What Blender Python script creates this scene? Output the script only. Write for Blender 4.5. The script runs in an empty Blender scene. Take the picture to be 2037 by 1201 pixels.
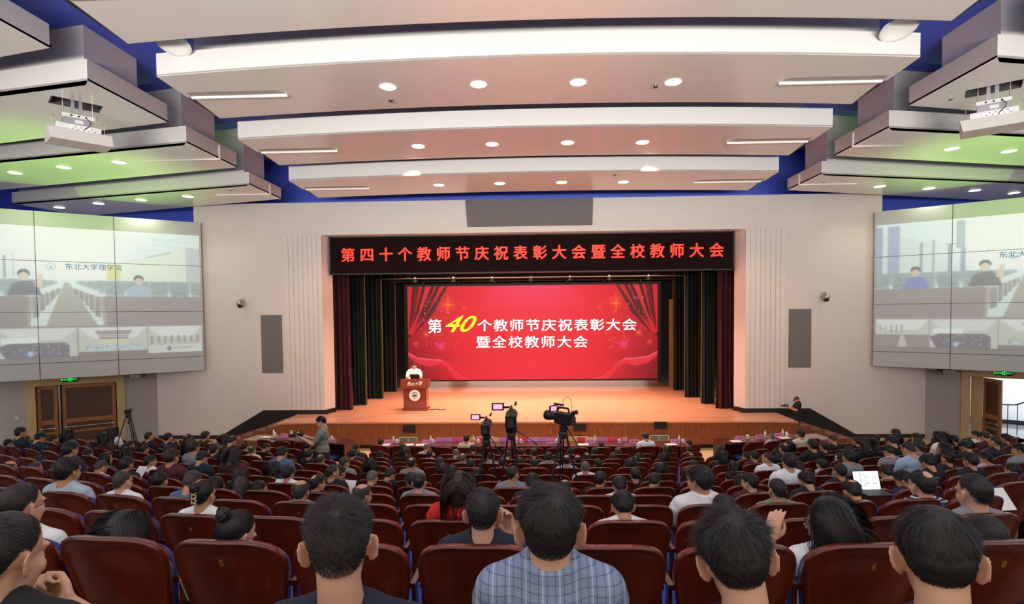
import bpy, bmesh, math, random
import numpy as np
from mathutils import Vector, Matrix
SC = bpy.context.scene
COL = SC.collection
PI = math.pi
# ------------------------------------------------------------------ camera
CAM = np.array([0.0, 0.0, 4.4]); F = 1090.0; CX, CY = 1018.5, 660.0
YAW = math.atan((1057-CX)/F); PITCH = math.radians(2.0); ROLL = -0.0098
RM = Matrix.Rotation(YAW, 3, 'Z') @ Matrix.Rotation(PI/2-PITCH, 3, 'X') @ Matrix.Rotation(ROLL, 3, 'Z')
cam_d = bpy.data.cameras.new('camera'); cam = bpy.data.objects.new('camera', cam_d); COL.objects.link(cam)
cam.matrix_world = Matrix.Translation(Vector(CAM)) @ RM.to_4x4()
cam_d.sensor_width = 36; cam_d.lens = F/2037*36; cam_d.shift_x = 0; cam_d.shift_y = (CY-600.5)/2037
cam_d.clip_start = .05; cam_d.clip_end = 200
SC.camera = cam
SC.view_settings.view_transform = 'Standard'; SC.view_settings.look = 'None'
SC.view_settings.exposure = 0.0; SC.view_settings.gamma = 1; SC.view_settings.use_curve_mapping = False
# ------------------------------------------------------------------ light
W = bpy.data.worlds.new('world'); SC.world = W; W.use_nodes = True
W.node_tree.nodes['Background'].inputs[0].default_value = (1.0, .95, .90, 1)
W.node_tree.nodes['Background'].inputs[1].default_value = 1.15
def lamp(name, kind, loc, target, power, color=(1,1,1), size=.3, size_y=None, spot=None, blend=.5, spread=None):
    d = bpy.data.lights.new(name, kind); o = bpy.data.objects.new(name, d); COL.objects.link(o)
    o.location = loc; d.energy = power; d.color = color
    v = Vector(target)-Vector(loc)
    o.rotation_euler = v.to_track_quat('-Z', 'Y').to_euler()
    if kind == 'AREA':
        d.size = size
        if size_y: d.shape = 'RECTANGLE'; d.size_y = size_y
        if spread: d.spread = spread
    else: d.shadow_soft_size = size
    if kind == 'SPOT': d.spot_size = spot; d.spot_blend = blend
    return o
# stage rig above the stage, front-of-house spots on the speaker, two green uplights added to tint the side ceilings
lamp('stage_border_light', 'AREA', (0, 22.2, 7.2), (0, 22.0, 0), 850, (1, .58, .42), 10.5, 1.0, spread=1.5)
lamp('stage_border_light', 'AREA', (0, 18.9, 5.6), (0, 17.9, 0), 520, (1, .60, .42), 11, .5, spread=2.2)
lamp('stage_spot', 'SPOT', (-2, 13.0, 7.9), (-4.3, 20.4, 1.6), 900, (1, .86, .66), .15, spot=.16)
for sx in (-1, 1):
    lamp('added_green_uplight', 'SPOT', (sx*12.4, 14.6, 2.0), (sx*13.2, 15.0, 8.6), 1700, (.42, 1.0, .10), .03, spot=1.3, blend=.8)
    lamp('reveal_spot', 'SPOT', (sx*3.0, 15.2, 8.6), (sx*7.2, 19.7, 3.9), 620, (1, .50, .32), .1, spot=.75, blend=.8)
lamp('added_rear_fill', 'AREA', (0, -1.0, 5.5), (0, 9, 9.6), 950, (1, .95, .90), 22, .8, spread=1.4)  # added unseen fill behind the camera, brightens the ceiling panels and fascias
# ------------------------------------------------------------------ pixel rays
def ray(px, py):
    return np.array(RM @ Vector(((px-CX)/F, -(py-CY)/F, -1)))
def UY(px, py, Y):
    d = ray(px, py); return CAM + d*((Y-CAM[1])/d[1])
def UZ(px, py, z):
    d = ray(px, py); return CAM + d*((z-CAM[2])/d[2])
def UP(px, py, p0, n):
    d = ray(px, py); p0 = np.array(p0); n = np.array(n); return CAM + d*(np.dot(p0-CAM, n)/np.dot(d, n))
def PX(p):
    v = RM.transposed() @ Vector(np.array(p)-CAM); return CX - F*v.x/v.z, CY + F*v.y/v.z
# ------------------------------------------------------------------ materials
def lin(c):
    if isinstance(c, str): c = tuple(int(c[i:i+2], 16)/255 for i in (0, 2, 4))
    return tuple(x/12.92 if x <= .04045 else ((x+.055)/1.055)**2.4 for x in c)+(1,)
MATS = {}
def mat(name, color, rough=.6, metal=0, spec=.5, emit=None, estr=1, bump=None, coat=0, noise=None):
    if name in MATS: return MATS[name]
    m = bpy.data.materials.new(name); m.use_nodes = True; nt = m.node_tree; b = nt.nodes['Principled BSDF']
    c = lin(color); b.inputs['Base Color'].default_value = c; b.inputs['Roughness'].default_value = rough
    b.inputs['Metallic'].default_value = metal; b.inputs['Specular IOR Level'].default_value = spec
    if coat: b.inputs['Coat Weight'].default_value = coat; b.inputs['Coat Roughness'].default_value = .08
    if emit is not None:
        b.inputs['Emission Color'].default_value = lin(emit); b.inputs['Emission Strength'].default_value = estr
    tc = nt.nodes.new('ShaderNodeTexCoord')
    nz = nt.nodes.new('ShaderNodeTexNoise'); sc, amt = noise or (6, .08)
    nz.inputs['Scale'].default_value = sc; nz.inputs['Detail'].default_value = 3
    nt.links.new(tc.outputs['Object'], nz.inputs['Vector'])
    mx = nt.nodes.new('ShaderNodeMix'); mx.data_type = 'RGBA'; mx.blend_type = 'MULTIPLY'; mx.inputs[0].default_value = 1
    mr = nt.nodes.new('ShaderNodeMapRange'); mr.inputs['To Min'].default_value = 1-amt; mr.inputs['To Max'].default_value = 1+amt*.6
    nt.links.new(nz.outputs['Fac'], mr.inputs['Value']); mx.inputs[6].default_value = c
    nt.links.new(mr.outputs[0], mx.inputs[7]); nt.links.new(mx.outputs[2], b.inputs['Base Color'])
    if bump:
        bp = nt.nodes.new('ShaderNodeBump'); bp.inputs['Strength'].default_value = bump[1]; bp.inputs['Distance'].default_value = .01
        n2 = nt.nodes.new('ShaderNodeTexNoise'); n2.inputs['Scale'].default_value = bump[0]
        nt.links.new(tc.outputs['Object'], n2.inputs['Vector']); nt.links.new(n2.outputs['Fac'], bp.inputs['Height'])
        nt.links.new(bp.outputs[0], b.inputs['Normal'])
    MATS[name] = m; return m
def wood(name, c1, c2, rough=.35, scale=(1, 1, 1), coat=0, plank=None, spec=.5):
    m = mat(name, c1, rough, coat=coat, spec=spec); nt = m.node_tree; b = nt.nodes['Principled BSDF']
    tc = nt.nodes.new('ShaderNodeTexCoord'); mp = nt.nodes.new('ShaderNodeMapping'); mp.inputs['Scale'].default_value = scale
    nz = nt.nodes.new('ShaderNodeTexNoise'); nz.inputs['Scale'].default_value = 3; nz.inputs['Detail'].default_value = 6
    nz.inputs['Distortion'].default_value = .6
    cr = nt.nodes.new('ShaderNodeValToRGB'); cr.color_ramp.elements[0].position = .35; cr.color_ramp.elements[1].position = .68
    cr.color_ramp.elements[0].color = lin(c1); cr.color_ramp.elements[1].color = lin(c2)
    nt.links.new(tc.outputs['Object'], mp.inputs[0]); nt.links.new(mp.outputs[0], nz.inputs['Vector']); nt.links.new(nz.outputs['Fac'], cr.inputs[0])
    out = cr.outputs[0]
    if plank:
        br = nt.nodes.new('ShaderNodeTexBrick'); br.inputs['Scale'].default_value = 1; br.inputs['Brick Width'].default_value = plank[0]
        br.inputs['Row Height'].default_value = plank[1]; br.inputs['Mortar Size'].default_value = .004
        br.inputs['Color1'].default_value = (1, 1, 1, 1); br.inputs['Color2'].default_value = (.86, .86, .86, 1); br.inputs['Mortar'].default_value = (.5, .5, .5, 1)
        mp2 = nt.nodes.new('ShaderNodeMapping'); mp2.inputs['Rotation'].default_value = plank[2]
        nt.links.new(tc.outputs['Object'], mp2.inputs[0]); nt.links.new(mp2.outputs[0], br.inputs['Vector'])
        mx = nt.nodes.new('ShaderNodeMix'); mx.data_type = 'RGBA'; mx.blend_type = 'MULTIPLY'; mx.inputs[0].default_value = 1
        nt.links.new(out, mx.inputs[6]); nt.links.new(br.outputs['Color'], mx.inputs[7]); out = mx.outputs[2]
    nt.links.new(out, b.inputs['Base Color']); return m
def vcol_emit(name, strength, base='808080'):
    m = bpy.data.materials.new(name); m.use_nodes = True; nt = m.node_tree; b = nt.nodes['Principled BSDF']
    a = nt.nodes.new('ShaderNodeVertexColor'); a.layer_name = 'picture'
    nt.links.new(a.outputs[0], b.inputs['Emission Color']); b.inputs['Emission Strength'].default_value = strength
    b.inputs['Base Color'].default_value = lin(base); b.inputs['Roughness'].default_value = .5
    MATS[name] = m; return m
# ------------------------------------------------------------------ mesh helpers
class MB:
    def __init__(s): s.v = []; s.f = []
    def add(s, vs, fs):
        o = len(s.v); s.v += [tuple(p) for p in vs]; s.f += [tuple(i+o for i in f) for f in fs]; return s
    def box(s, x0, x1, y0, y1, z0, z1):
        return s.add([(x0,y0,z0),(x1,y0,z0),(x1,y1,z0),(x0,y1,z0),(x0,y0,z1),(x1,y0,z1),(x1,y1,z1),(x0,y1,z1)],
            [(0,3,2,1),(4,5,6,7),(0,1,5,4),(1,2,6,5),(2,3,7,6),(3,0,4,7)])
    def cbox(s, c, r, M=None):
        t = MB().box(-r[0], r[0], -r[1], r[1], -r[2], r[2]); M = M or Matrix.Identity(3)
        return s.add([Vector(c)+M@Vector(p) for p in t.v], t.f)
    def prism(s, pts, z0, z1):
        a = sum(pts[i][0]*pts[(i+1)%len(pts)][1]-pts[(i+1)%len(pts)][0]*pts[i][1] for i in range(len(pts)))
        if a < 0: pts = pts[::-1]
        n = len(pts); g0 = z0 if callable(z0) else (lambda x, y: z0); g1 = z1 if callable(z1) else (lambda x, y: z1)
        return s.add([(x,y,g0(x,y)) for x,y in pts]+[(x,y,g1(x,y)) for x,y in pts],
            [tuple(range(n-1,-1,-1)), tuple(range(n,2*n))]+[(i,(i+1)%n,n+(i+1)%n,n+i) for i in range(n)])
    def tube(s, pts, rs, n=10, caps=True):
        pts = [Vector(p) for p in pts]; rs = rs if hasattr(rs, '__len__') else [rs]*len(pts)
        vs = []; fs = []; up = None
        for i, p in enumerate(pts):
            t = (pts[min(i+1,len(pts)-1)]-pts[max(i-1,0)]).normalized()
            if up is None: up = Vector((0,0,1)) if abs(t.z) < .9 else Vector((1,0,0))
            a = t.cross(up).normalized(); up = a.cross(t).normalized()
            for k in range(n):
                q = 2*PI*k/n; vs.append(p+a*math.cos(q)*rs[i]+up*math.sin(q)*rs[i])
        for i in range(len(pts)-1):
            for k in range(n): fs.append((i*n+k, i*n+(k+1)%n, (i+1)*n+(k+1)%n, (i+1)*n+k))
        if caps: fs += [tuple(range(n-1,-1,-1)), tuple(range((len(pts)-1)*n, len(pts)*n))]
        return s.add(vs, fs)
    def lathe(s, prof, n=20, c=(0,0,0), axis=None):
        M = Vector(axis).to_track_quat('Z','Y').to_matrix() if axis else Matrix.Identity(3)
        vs = []; fs = []
        for r, z in prof:
            for k in range(n): vs.append(Vector(c)+M@Vector((r*math.cos(2*PI*k/n), r*math.sin(2*PI*k/n), z)))
        for i in range(len(prof)-1):
            for k in range(n): fs.append((i*n+k, i*n+(k+1)%n, (i+1)*n+(k+1)%n, (i+1)*n+k))
        fs += [tuple(range(n-1,-1,-1)), tuple(range((len(prof)-1)*n, len(prof)*n))]
        return s.add(vs, fs)
    def ell(s, c, r, M=None, n=16, m=10):
        M = M or Matrix.Identity(3); vs = []; fs = []
        for i in range(1, m):
            a = PI*i/m
            for k in range(n): vs.append(Vector(c)+M@Vector((r[0]*math.sin(a)*math.cos(2*PI*k/n), r[1]*math.sin(a)*math.sin(2*PI*k/n), r[2]*math.cos(a))))
        for i in range(m-2):
            for k in range(n): fs.append((i*n+k, (i+1)*n+k, (i+1)*n+(k+1)%n, i*n+(k+1)%n))
        vs += [Vector(c)+M@Vector((0,0,r[2])), Vector(c)+M@Vector((0,0,-r[2]))]; t = len(vs)-2
        for k in range(n): fs += [(t,k,(k+1)%n), (t+1,(m-2)*n+(k+1)%n,(m-2)*n+k)]
        return s.add(vs, fs)
    def grid(s, fn, nu, nv, close_u=False):
        vs = [fn(i/(nu-1 if not close_u else nu), j/(nv-1)) for j in range(nv) for i in range(nu)]; fs = []
        for j in range(nv-1):
            for i in range(nu if close_u else nu-1): fs.append((j*nu+i, j*nu+(i+1)%nu, (j+1)*nu+(i+1)%nu, (j+1)*nu+i))
        return s.add(vs, fs)
    def xf(s, M):
        s.v = [tuple(M@Vector(p)) for p in s.v]; return s
    def mesh(s, name, smooth=False):
        me = bpy.data.meshes.new(name); me.from_pydata(s.v, [], s.f)
        if smooth: me.polygons.foreach_set('use_smooth', [True]*len(me.polygons))
        me.update(); return me
def link(name, data, m=None, parent=None, loc=None, rot=None, smooth=False, **props):
    if isinstance(data, MB): data = data.mesh(name, smooth)
    o = bpy.data.objects.new(name, data); COL.objects.link(o)
    if m is not None and data is not None:
        if not data.materials: data.materials.append(m)
        elif data.materials[0] != m: o.material_slots[0].link = 'OBJECT'; o.material_slots[0].material = m
    if parent: o.parent = parent
    if loc is not None: o.location = loc
    if rot is not None: o.rotation_euler = rot
    for k, v in props.items(): o[k] = v
    return o
def root(name, label, cat, loc=(0,0,0), rz=0, group=None, kind=None):
    o = bpy.data.objects.new(name, None); COL.objects.link(o); o.empty_display_size = .1
    o.location = loc; o.rotation_euler = (0,0,rz); o['label'] = label; o['category'] = cat
    if group: o['group'] = group
    if kind: o['kind'] = kind
    return o
def tag(o, label, cat, group=None):
    o['label'] = label; o['category'] = cat
    if group: o['group'] = group
    return o
def struct(name, mb, m, **k): return link(name, mb, m, kind='structure', **k)
def bevel(o, w, seg=2):
    b = o.modifiers.new('bevel', 'BEVEL'); b.width = w; b.segments = seg; b.limit_method = 'ANGLE'; return o
def text_mesh(body, size, extrude=.004, bold=0, shear=0, spacing=1.0, align='CENTER'):
    c = bpy.data.curves.new('lettering', 'FONT'); c.body = body; c.size = size; c.extrude = extrude
    c.shear = shear; c.space_character = spacing; c.align_x = align; c.align_y = 'CENTER'; c.resolution_u = 3
    o = bpy.data.objects.new('lettering', c); COL.objects.link(o)
    dg = bpy.context.evaluated_depsgraph_get(); me = bpy.data.meshes.new_from_object(o.evaluated_get(dg))
    bpy.data.objects.remove(o); bpy.data.curves.remove(c); me.name = 'lettering'
    if bold:                                              # heavier strokes: the glyph drawn again a hair to each side
        V = [tuple(v.co) for v in me.vertices]; Fc = [tuple(p.vertices) for p in me.polygons]; mb = MB()
        for dx, dy in ((-bold, 0), (bold, 0), (0, bold*.6), (0, -bold*.6)): mb.add([(x+dx, y+dy, z+dx*.01) for x, y, z in V], Fc)
        me = mb.mesh('lettering')
    return me
def wall_text(name, body, size, pos, m, parent=None, rz=0, **k):
    """upright lettering facing -Y turned by rz"""
    me = text_mesh(body, size, **k); me.materials.append(m)
    o = bpy.data.objects.new(name, me); COL.objects.link(o)
    o.location = pos; o.rotation_euler = (PI/2, 0, rz)
    if parent: o.parent = parent
    return o
def picture(name, P00, P10, P01, arr, m, parent=None):
    """a lit screen surface: arr[h,w,3] sRGB, row 0 at the top; P00 bottom-left, P10 bottom-right, P01 top-left"""
    h, w, _ = arr.shape; P00, P10, P01 = map(np.array, (P00, P10, P01))
    u = np.linspace(0, 1, w); v = np.linspace(0, 1, h)
    vs = P00 + np.outer(np.tile(u, h), P10-P00) + np.outer(np.repeat(v, w), P01-P00)
    me = bpy.data.meshes.new(name); i = np.arange(w*h).reshape(h, w)
    fs = np.stack([i[:-1,:-1], i[:-1,1:], i[1:,1:], i[1:,:-1]], -1).reshape(-1, 4)
    me.from_pydata(vs.tolist(), [], fs.tolist())
    ca = me.color_attributes.new('picture', 'FLOAT_COLOR', 'POINT')
    a = np.clip(arr[::-1], 0, 1).reshape(-1, 3); a = np.where(a <= .04045, a/12.92, ((a+.055)/1.055)**2.4)
    ca.data.foreach_set('color', np.concatenate([a, np.ones((len(a), 1))], 1).astype(np.float32).ravel())
    return link(name, me, m, parent)
class Ras:
    def __init__(s, w, h, c=(0,0,0)):
        s.w, s.h = w, h; s.a = np.zeros((h, w, 3)); s.a[:] = c
        s.x, s.y = np.meshgrid((np.arange(w)+.5)/w, (np.arange(h)+.5)/h)
    def poly(s, pts, c, al=1):
        ins = np.zeros((s.h, s.w), bool); n = len(pts)
        for i in range(n):
            x0, y0 = pts[i]; x1, y1 = pts[(i+1)%n]
            if y0 == y1: continue
            ins ^= ((y0 > s.y) != (y1 > s.y)) & (s.x < (x1-x0)*(s.y-y0)/(y1-y0)+x0)
        s.mix(ins*1.0, c, al); return s
    def mix(s, mask, c, al=1):
        k = (mask*al)[..., None]; s.a = s.a*(1-k)+np.array(c)*k
    def ell(s, cx, cy, rx, ry, c, al=1, soft=False):
        d = ((s.x-cx)/rx)**2+((s.y-cy)/ry)**2
        s.mix(np.exp(-d*1.5) if soft else (d < 1)*1.0, c, al); return s
    def rect(s, x0, y0, x1, y1, c, al=1): return s.poly([(x0,y0),(x1,y0),(x1,y1),(x0,y1)], c, al)
# ================================================================== SHELL
ROWP = 1.065; RARC = 30.0
def row_y(i): return ROWP*(1.33+i)-.04-(.04 if i == 1 else 0)
# heights of the seat-back tops, row 0 nearest the camera
ZTOP = [3.60]+[float(UY(1057, y, row_y(i+1))[2]) for i, y in enumerate((1088, 1037, 1006, 986, 970.5, 958.5, 944.5, 930.5, 922, 914, 905))]+[.88]
NROW = len(ZTOP)
def row_f(i): return ZTOP[i]-.88
def arc(Y, X): return Y+X*X/(2*RARC)
M_plaster = mat('plaster', 'dccfc8', .5, noise=(2, .03))
M_grey = mat('grey_wall', 'aaa49c', .7, noise=(2, .04))
M_blue = mat('blue_paint', '4a62d4', .6, noise=(1, .05))
M_black = mat('black_trim', '15120f', .5)
M_carpet = mat('floor_vinyl', '6d4a3a', .6, noise=(3, .2))
M_beige = mat('front_floor', 'c7ab84', .4, noise=(2, .1))
M_stagefloor = wood('stage_boards', 'c4876a', 'd29878', .3, (.4, 3, 1), plank=(1.8, .12, (0, 0, 0)))
M_stagefront = wood('stage_front_veneer', '7e4220', 'a05a30', .35, (9, 1, .8), coat=.3)
M_stair = wood('stair_boards', '7d4630', '8e5238', .4, (1, 4, 1))
M_flute = mat('fluted_plaster', 'dcd5cc', .6, noise=(2, .03))
M_fabric_grey = mat('acoustic_fabric', '77716f', .95, bump=(300, .3))
# floor terraces
mb = MB(); NX = 33; XS = np.linspace(-16.5, 16.5, NX)
edges = []
for i in range(NROW):
    y0 = row_y(i)-.28; y1 = row_y(i+1)-.28 if i < NROW-1 else row_y(i)+.95
    edges.append((y0, y1, row_f(i) if i < NROW-1 else 0.0))
edges = [(row_y(0)-.28-ROWP*k, row_y(0)-.28-ROWP*(k-1), row_f(0)+.29*k) for k in (5,4,3,2,1)]+edges
for k, (y0, y1, z) in enumerate(edges):
    zb = edges[k+1][2] if k+1 < len(edges) else z-.2
    mb.grid(lambda u, v, y0=y0, y1=y1, z=z: (-16.5+33*u, arc(y0+(y1-y0)*v, -16.5+33*u), z), NX, 2)
    mb.grid(lambda u, v, y1=y1, z=z, zb=zb: (-16.5+33*u, arc(y1, -16.5+33*u), z+(zb-z)*v), NX, 2)
struct('floor', mb, M_carpet)
struct('floor_front', MB().box(-17, 17, 12, 22, -.12, -.004), M_beige)
# stage
YW = 19.1; ZS = .87
sp = [(-8.33,YW+.3),(-8.33,17.42),(-7.72,17.58),(7.72,17.62),(8.42,17.5),(8.42,YW+.3),(9.6,YW+.3),(9.6,26.6),(-9.6,26.6),(-9.6,YW+.3)]
struct('floor_stage', MB().prism(sp, ZS-.05, ZS), M_stagefloor)
fp = [(-8.33,YW),(-8.33,17.46),(-7.72,17.62),(7.72,17.66),(8.42,17.54),(8.42,YW)]
struct('wall_stage_front', MB().prism(fp, .12, ZS-.05), M_stagefront)
fp2 = [(-8.28,YW),(-8.28,17.52),(-7.70,17.68),(7.70,17.72),(8.37,17.6),(8.37,YW)]
struct('baseboard_stage', MB().prism(fp2, 0, .12), M_black)
for sx, nm in ((-1, 'left'), (1, 'right')):
    t = root('stage_steps', f'red-brown wooden steps at the {nm} end of the stage', 'steps', (-8.345 if sx < 0 else 8.435, 17.62, 0))
    for k in range(5):
        o = link('step', MB().box(min(0, sx*.43*(k+1)), max(0, sx*.43*(k+1)), 0.02*k, YW-17.62-.05, ZS-.145*(k+2)+.001, ZS-.145*(k+1)), M_stair, t)
        link('nosing', MB().box(min(sx*.43*(k+1)-sx*.03, sx*.43*(k+1)+sx*.004), max(sx*.43*(k+1)-sx*.03, sx*.43*(k+1)+sx*.004), 0.02*k-.006, YW-17.62-.05, ZS-.145*(k+1)-.02, ZS-.145*(k+1)+.003), M_black, o)
# proscenium wall, opening |x|<7.35, z up to 7.17, splayed reveals
OX, OZ = 7.36, 7.19; IX, IZ = 7.16, 7.13; YB = 19.62; ZW = 8.33
for sx, nm in ((-1, 'left'), (1, 'right')):
    pts = [(OX,YW),(13.42,YW),(13.42,YW+.5),(OX+.4,YW+.5),(IX,YB),]
    mb = MB().prism([(sx*x, y) for x, y in [(OX,YW),(11.9,YW),(11.9,YW+.5),(IX,YW+.52)]], 0, OZ)
    mb.prism([(sx*x, y) for x, y in [(11.9,YW),(13.42,YW),(13.42,YW+.5),(11.9,YW+.5)]], -.1, 5.5)
    mb.prism([(sx*x, y) for x, y in [(OX,YW),(11.9,YW),(11.9,YW+.5),(OX,YW+.5)]], OZ, ZW)
    struct('wall_'+nm, mb, M_plaster)
mb = MB().add([(-OX,YW,OZ),(OX,YW,OZ),(IX,YB,IZ),(-IX,YB,IZ),(-OX,YW,ZW),(OX,YW,ZW),(OX,YB,ZW),(-OX,YB,ZW)],
    [(0,3,2,1),(0,1,5,4),(4,5,6,7),(3,7,6,2)])
struct('wall_front_header', mb, M_plaster)
# fluted plaster: vertical ribs beside the opening, fine horizontal ribs over it
for sx, nm in ((-1, 'left'), (1, 'right')):
    mb = MB()
    for k in range(8):
        x = 7.42+k*.17; mb.box(sx*x-.074, sx*x+.074, YW-.022, YW+.01, ZS+.16, OZ-.02)
    struct('trim_'+('1' if sx < 0 else '2'), mb, M_flute)
mb = MB()
for k in range(9):
    z = OZ+.11+k*.118
    if k < 9: mb.box(-9.6, 9.6, YW-.012, YW+.01, z-.052, z+.052)
struct('trim_3', mb, M_flute)
# black skirting along the stage and down the stairs
for sx, nm in ((-1, 'left'), (1, 'right')):
    pts = [(7.22, ZS), (7.22, ZS+.15), (9.55, ZS+.15), (11.1, .12), (13.4, .12), (13.4, 0), (8.4, 0), (8.4, ZS)]
    n = len(pts); mb = MB().add([(sx*x, YW-.035, z) for x, z in pts]+[(sx*x, YW+.01, z) for x, z in pts],
        [tuple(range(n)), tuple(range(2*n-1, n-1, -1))]+[(i, i+n, (i+1)%n+n, (i+1)%n) for i in range(n)])
    mb.prism([(sx*x, y) for x, y in [(7.40, YW-.035), (7.33, YW-.03), (7.12, YB-.02), (7.15, YB+.05), (7.20, YB)]], ZS, ZS+.15)
    struct('baseboard_'+nm, mb, M_black)
# upper blue walls and blue ceiling
ZC = 9.97
struct('ceiling', MB().box(-19, 19, 4.5, 21.0, ZC, ZC+.2), M_blue)
struct('wall_upper_front', MB().box(-11.9, 11.9, YW+.55, YW+.7, ZW-.6, ZC), M_blue)
for sx, nm in ((-1, 'left'), (1, 'right')):
    struct('wall_upper_'+nm, MB().prism([(sx*x, y) for x, y in [(11.9,20.8),(19,20.8),(19,-3),(19.2,-3),(19.2,21),(11.9,21)]], 4.8, ZC), M_blue)
    struct('wall_end_'+nm, MB().box(min(sx*11.88, sx*11.98), max(sx*11.88, sx*11.98), YW+.45, 21, 5.4, ZC), M_blue)
# ------------------------------------------------------------------ door walls (oblique), door bays
def oblique(sx):
    C = np.array((sx*13.42, YW+.0, 0)); u = np.array((sx*.814, -.581, 0)); n = np.array((-sx*.581, -.814, 0)); return C, u, n
M_doorwood = wood('door_frame_oak', 'b08a58', 'c29a66', .45, (1, 1, 5)); M_doorpanel = mat('door_panel_brown', '5c3a2a', .5)
M_doorleaf = wood('door_leaf_oak', '9a6236', 'b47a45', .4, (1, 1, 6)); M_steel = mat('brushed_steel', 'c9c9c6', .3, .9)
M_casing = mat('beige_casing', 'c8ab7c', .55)
M_hallwhite = mat('corridor_white', 'e4e7ea', .6)
def obl_box(mb, sx, s0, s1, d0, d1, z0, z1):
    C, u, n = oblique(sx)
    p = [C+u*s0+n*d0, C+u*s1+n*d0, C+u*s1+n*d1, C+u*s0+n*d1]
    return mb.prism([(q[0], q[1]) for q in p], z0, z1)
for sx, nm in ((-1, 'left'), (1, 'right')):
    # grey oblique wall with a door bay; open doorway on the right
    mb = MB()
    obl_box(mb, sx, 0, 1.0, -.3, 0, -.1, 5.4); obl_box(mb, sx, 3.5, 8.5, -.3, 0, -.1, 5.4); obl_box(mb, sx, 1.0, 3.5, -.3, 0, 2.38, 5.4)
    struct('wall_door_'+nm, mb, M_grey)
    mb = MB()
    for a, b, z0, z1 in ((.95, 1.18, 0, 2.42), (3.32, 3.56, 0, 2.42), (1.18, 3.32, 2.16, 2.42)): obl_box(mb, sx, a, b, -.28, .05, z0, z1)
    struct('trim_'+('4' if sx < 0 else '5'), mb, M_casing)
    C, u, n = oblique(sx)
    ang = math.atan2(u[1], u[0])
    def leaf(s0, s1, nm2, label, swing=0.0, hinge=None, frost=False):
        """a panelled door leaf between s0 and s1, turned by swing about the hinge"""
        h = s0 if hinge is None else hinge; p = C+u*h-n*.10
        other = s1 if h == s0 else s0; w = abs(s1-s0); dirn = 1 if other > h else -1
        t = root('door_leaf', label, 'door', (p[0], p[1], .01), ang+(0 if dirn > 0 else PI)+swing)
        sg = 1 if (sx*dirn) > 0 else -1        # which local y looks into the hall
        mbf = MB(); H = 2.13
        for a, b, z0, z1 in ((0,.1,0,H),(w-.1,w,0,H),(.1,w-.1,H-.11,H),(.1,w-.1,0,.2),(.1,w-.1,.85,.99),(.1,w-.1,1.35-.19,1.35-.05) if False else (.1,w-.1,.52,.6)): mbf.box(a, b, -.025, .025, z0, z1)
        link('leaf_frame', mbf, M_doorleaf, t)
        link('leaf_panel', MB().box(.1, w-.1, -.012, .012, .2, H-.11), M_doorpanel, t)
        mbb = MB()
        for yy in (-.06,): mbb.tube([(.06, yy*1.0*(-1 if False else 1), .72), (w-.06, yy, .72)], .016, 8); mbb.box(.04, .12, yy-.01, -.02, .68, .76); mbb.box(w-.12, w-.04, yy-.01, -.02, .68, .76)
        for yy in (.06,): mbb.tube([(.06, yy, .72), (w-.06, yy, .72)], .016, 8); mbb.box(.04, .12, .02, yy+.01, .68, .76); mbb.box(w-.12, w-.04, .02, yy+.01, .68, .76)
        link('push_bar', mbb, M_steel, t)
        return t
    if sx < 0:
        leaf(1.22, 2.66, 'a', 'closed brown panelled oak door leaf, right one of the left doorway', hinge=1.22)
        leaf(2.78, 3.30, 'b', 'narrower brown panelled oak door leaf, left one of the left doorway', hinge=3.30)
        mb = MB(); obl_box(mb, sx, 2.70, 2.75, -.14, -.02, .01, 2.13)
        tag(link('door_edge_strip', mb, M_steel), 'upright steel edge strip between the two leaves of the left doorway', 'door strip')
        mb = MB(); obl_box(mb, sx, 1.18, 3.32, -.26, -.2, 0, 2.16); struct('door_1', mb, M_doorpanel)
        mb = MB(); obl_box(mb, sx, 3.73, 3.84, 0, .02, 1.13, 1.24)
        tag(bevel(link('light_switch', mb, mat('switch_cream', 'cfc6a8', .4)), .004), 'small cream light switch on the grey wall left of the left doorway', 'switch')
    else:
        leaf(1.52, 2.24, 'a', 'open brown panelled oak door leaf of the right doorway', swing=-1.0, hinge=1.52)
        mb = MB(); obl_box(mb, sx, 1.2, 1.5, -.2, -.14, 0, 2.16); struct('trim_6', mb, M_casing)
        mb = MB(); obl_box(mb, sx, .4, 6, -4.6, -4.5, -.1, 3.0); obl_box(mb, sx, .3, .4, -4.6, -.3, -.1, 3.0); obl_box(mb, sx, 6, 6.1, -4.6, -.3, -.1, 3.0)
        struct('wall_corridor', mb, M_hallwhite)
        mb = MB(); obl_box(mb, sx, .3, 6.1, -4.6, -.0, -.06, 0.0); struct('floor_corridor', mb, mat('corridor_floor', '8b9094', .08))
        mb = MB(); obl_box(mb, sx, .3, 6.1, -4.6, -.3, 3.0, 3.1); struct('ceiling_corridor', mb, M_hallwhite)
        mb = MB(); obl_box(mb, sx, .4, 6, -4.5, -4.46, 0, .16); struct('baseboard_corridor', mb, M_black)
        q = C+u*3-n*2.6; lamp('corridor_lamp', 'AREA', (q[0], q[1], 2.95), (q[0], q[1], 0), 150, (.95, .98, 1), 1.6)
        # black stair railing in the corridor
        q = C+u*2.2-n*2.4; t = root('stair_railing', 'black metal stair railing seen through the open right doorway', 'railing', (q[0], q[1], 0), ang)
        link('newel_post', MB().box(-.45, -.37, -.04, .04, 0, 1.12).ell((-.41, 0, 1.17), (.05, .05, .05), n=12, m=8), M_black, t)
        link('handrail', MB().tube([(-.4, 0, .98), (.3, 0, 1.02), (1.3, 0, 1.5)], .025, 8), M_black, t)
        for k in range(6):
            x = -.15+k*.25; link('baluster', MB().box(x-.012, x+.012, -.012, .012, 0, 1.0+max(0, x-.3)*.48), M_black, t)
    # exit sign
    q = C+u*(2.42 if sx < 0 else 1.98)+n*.08
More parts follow.
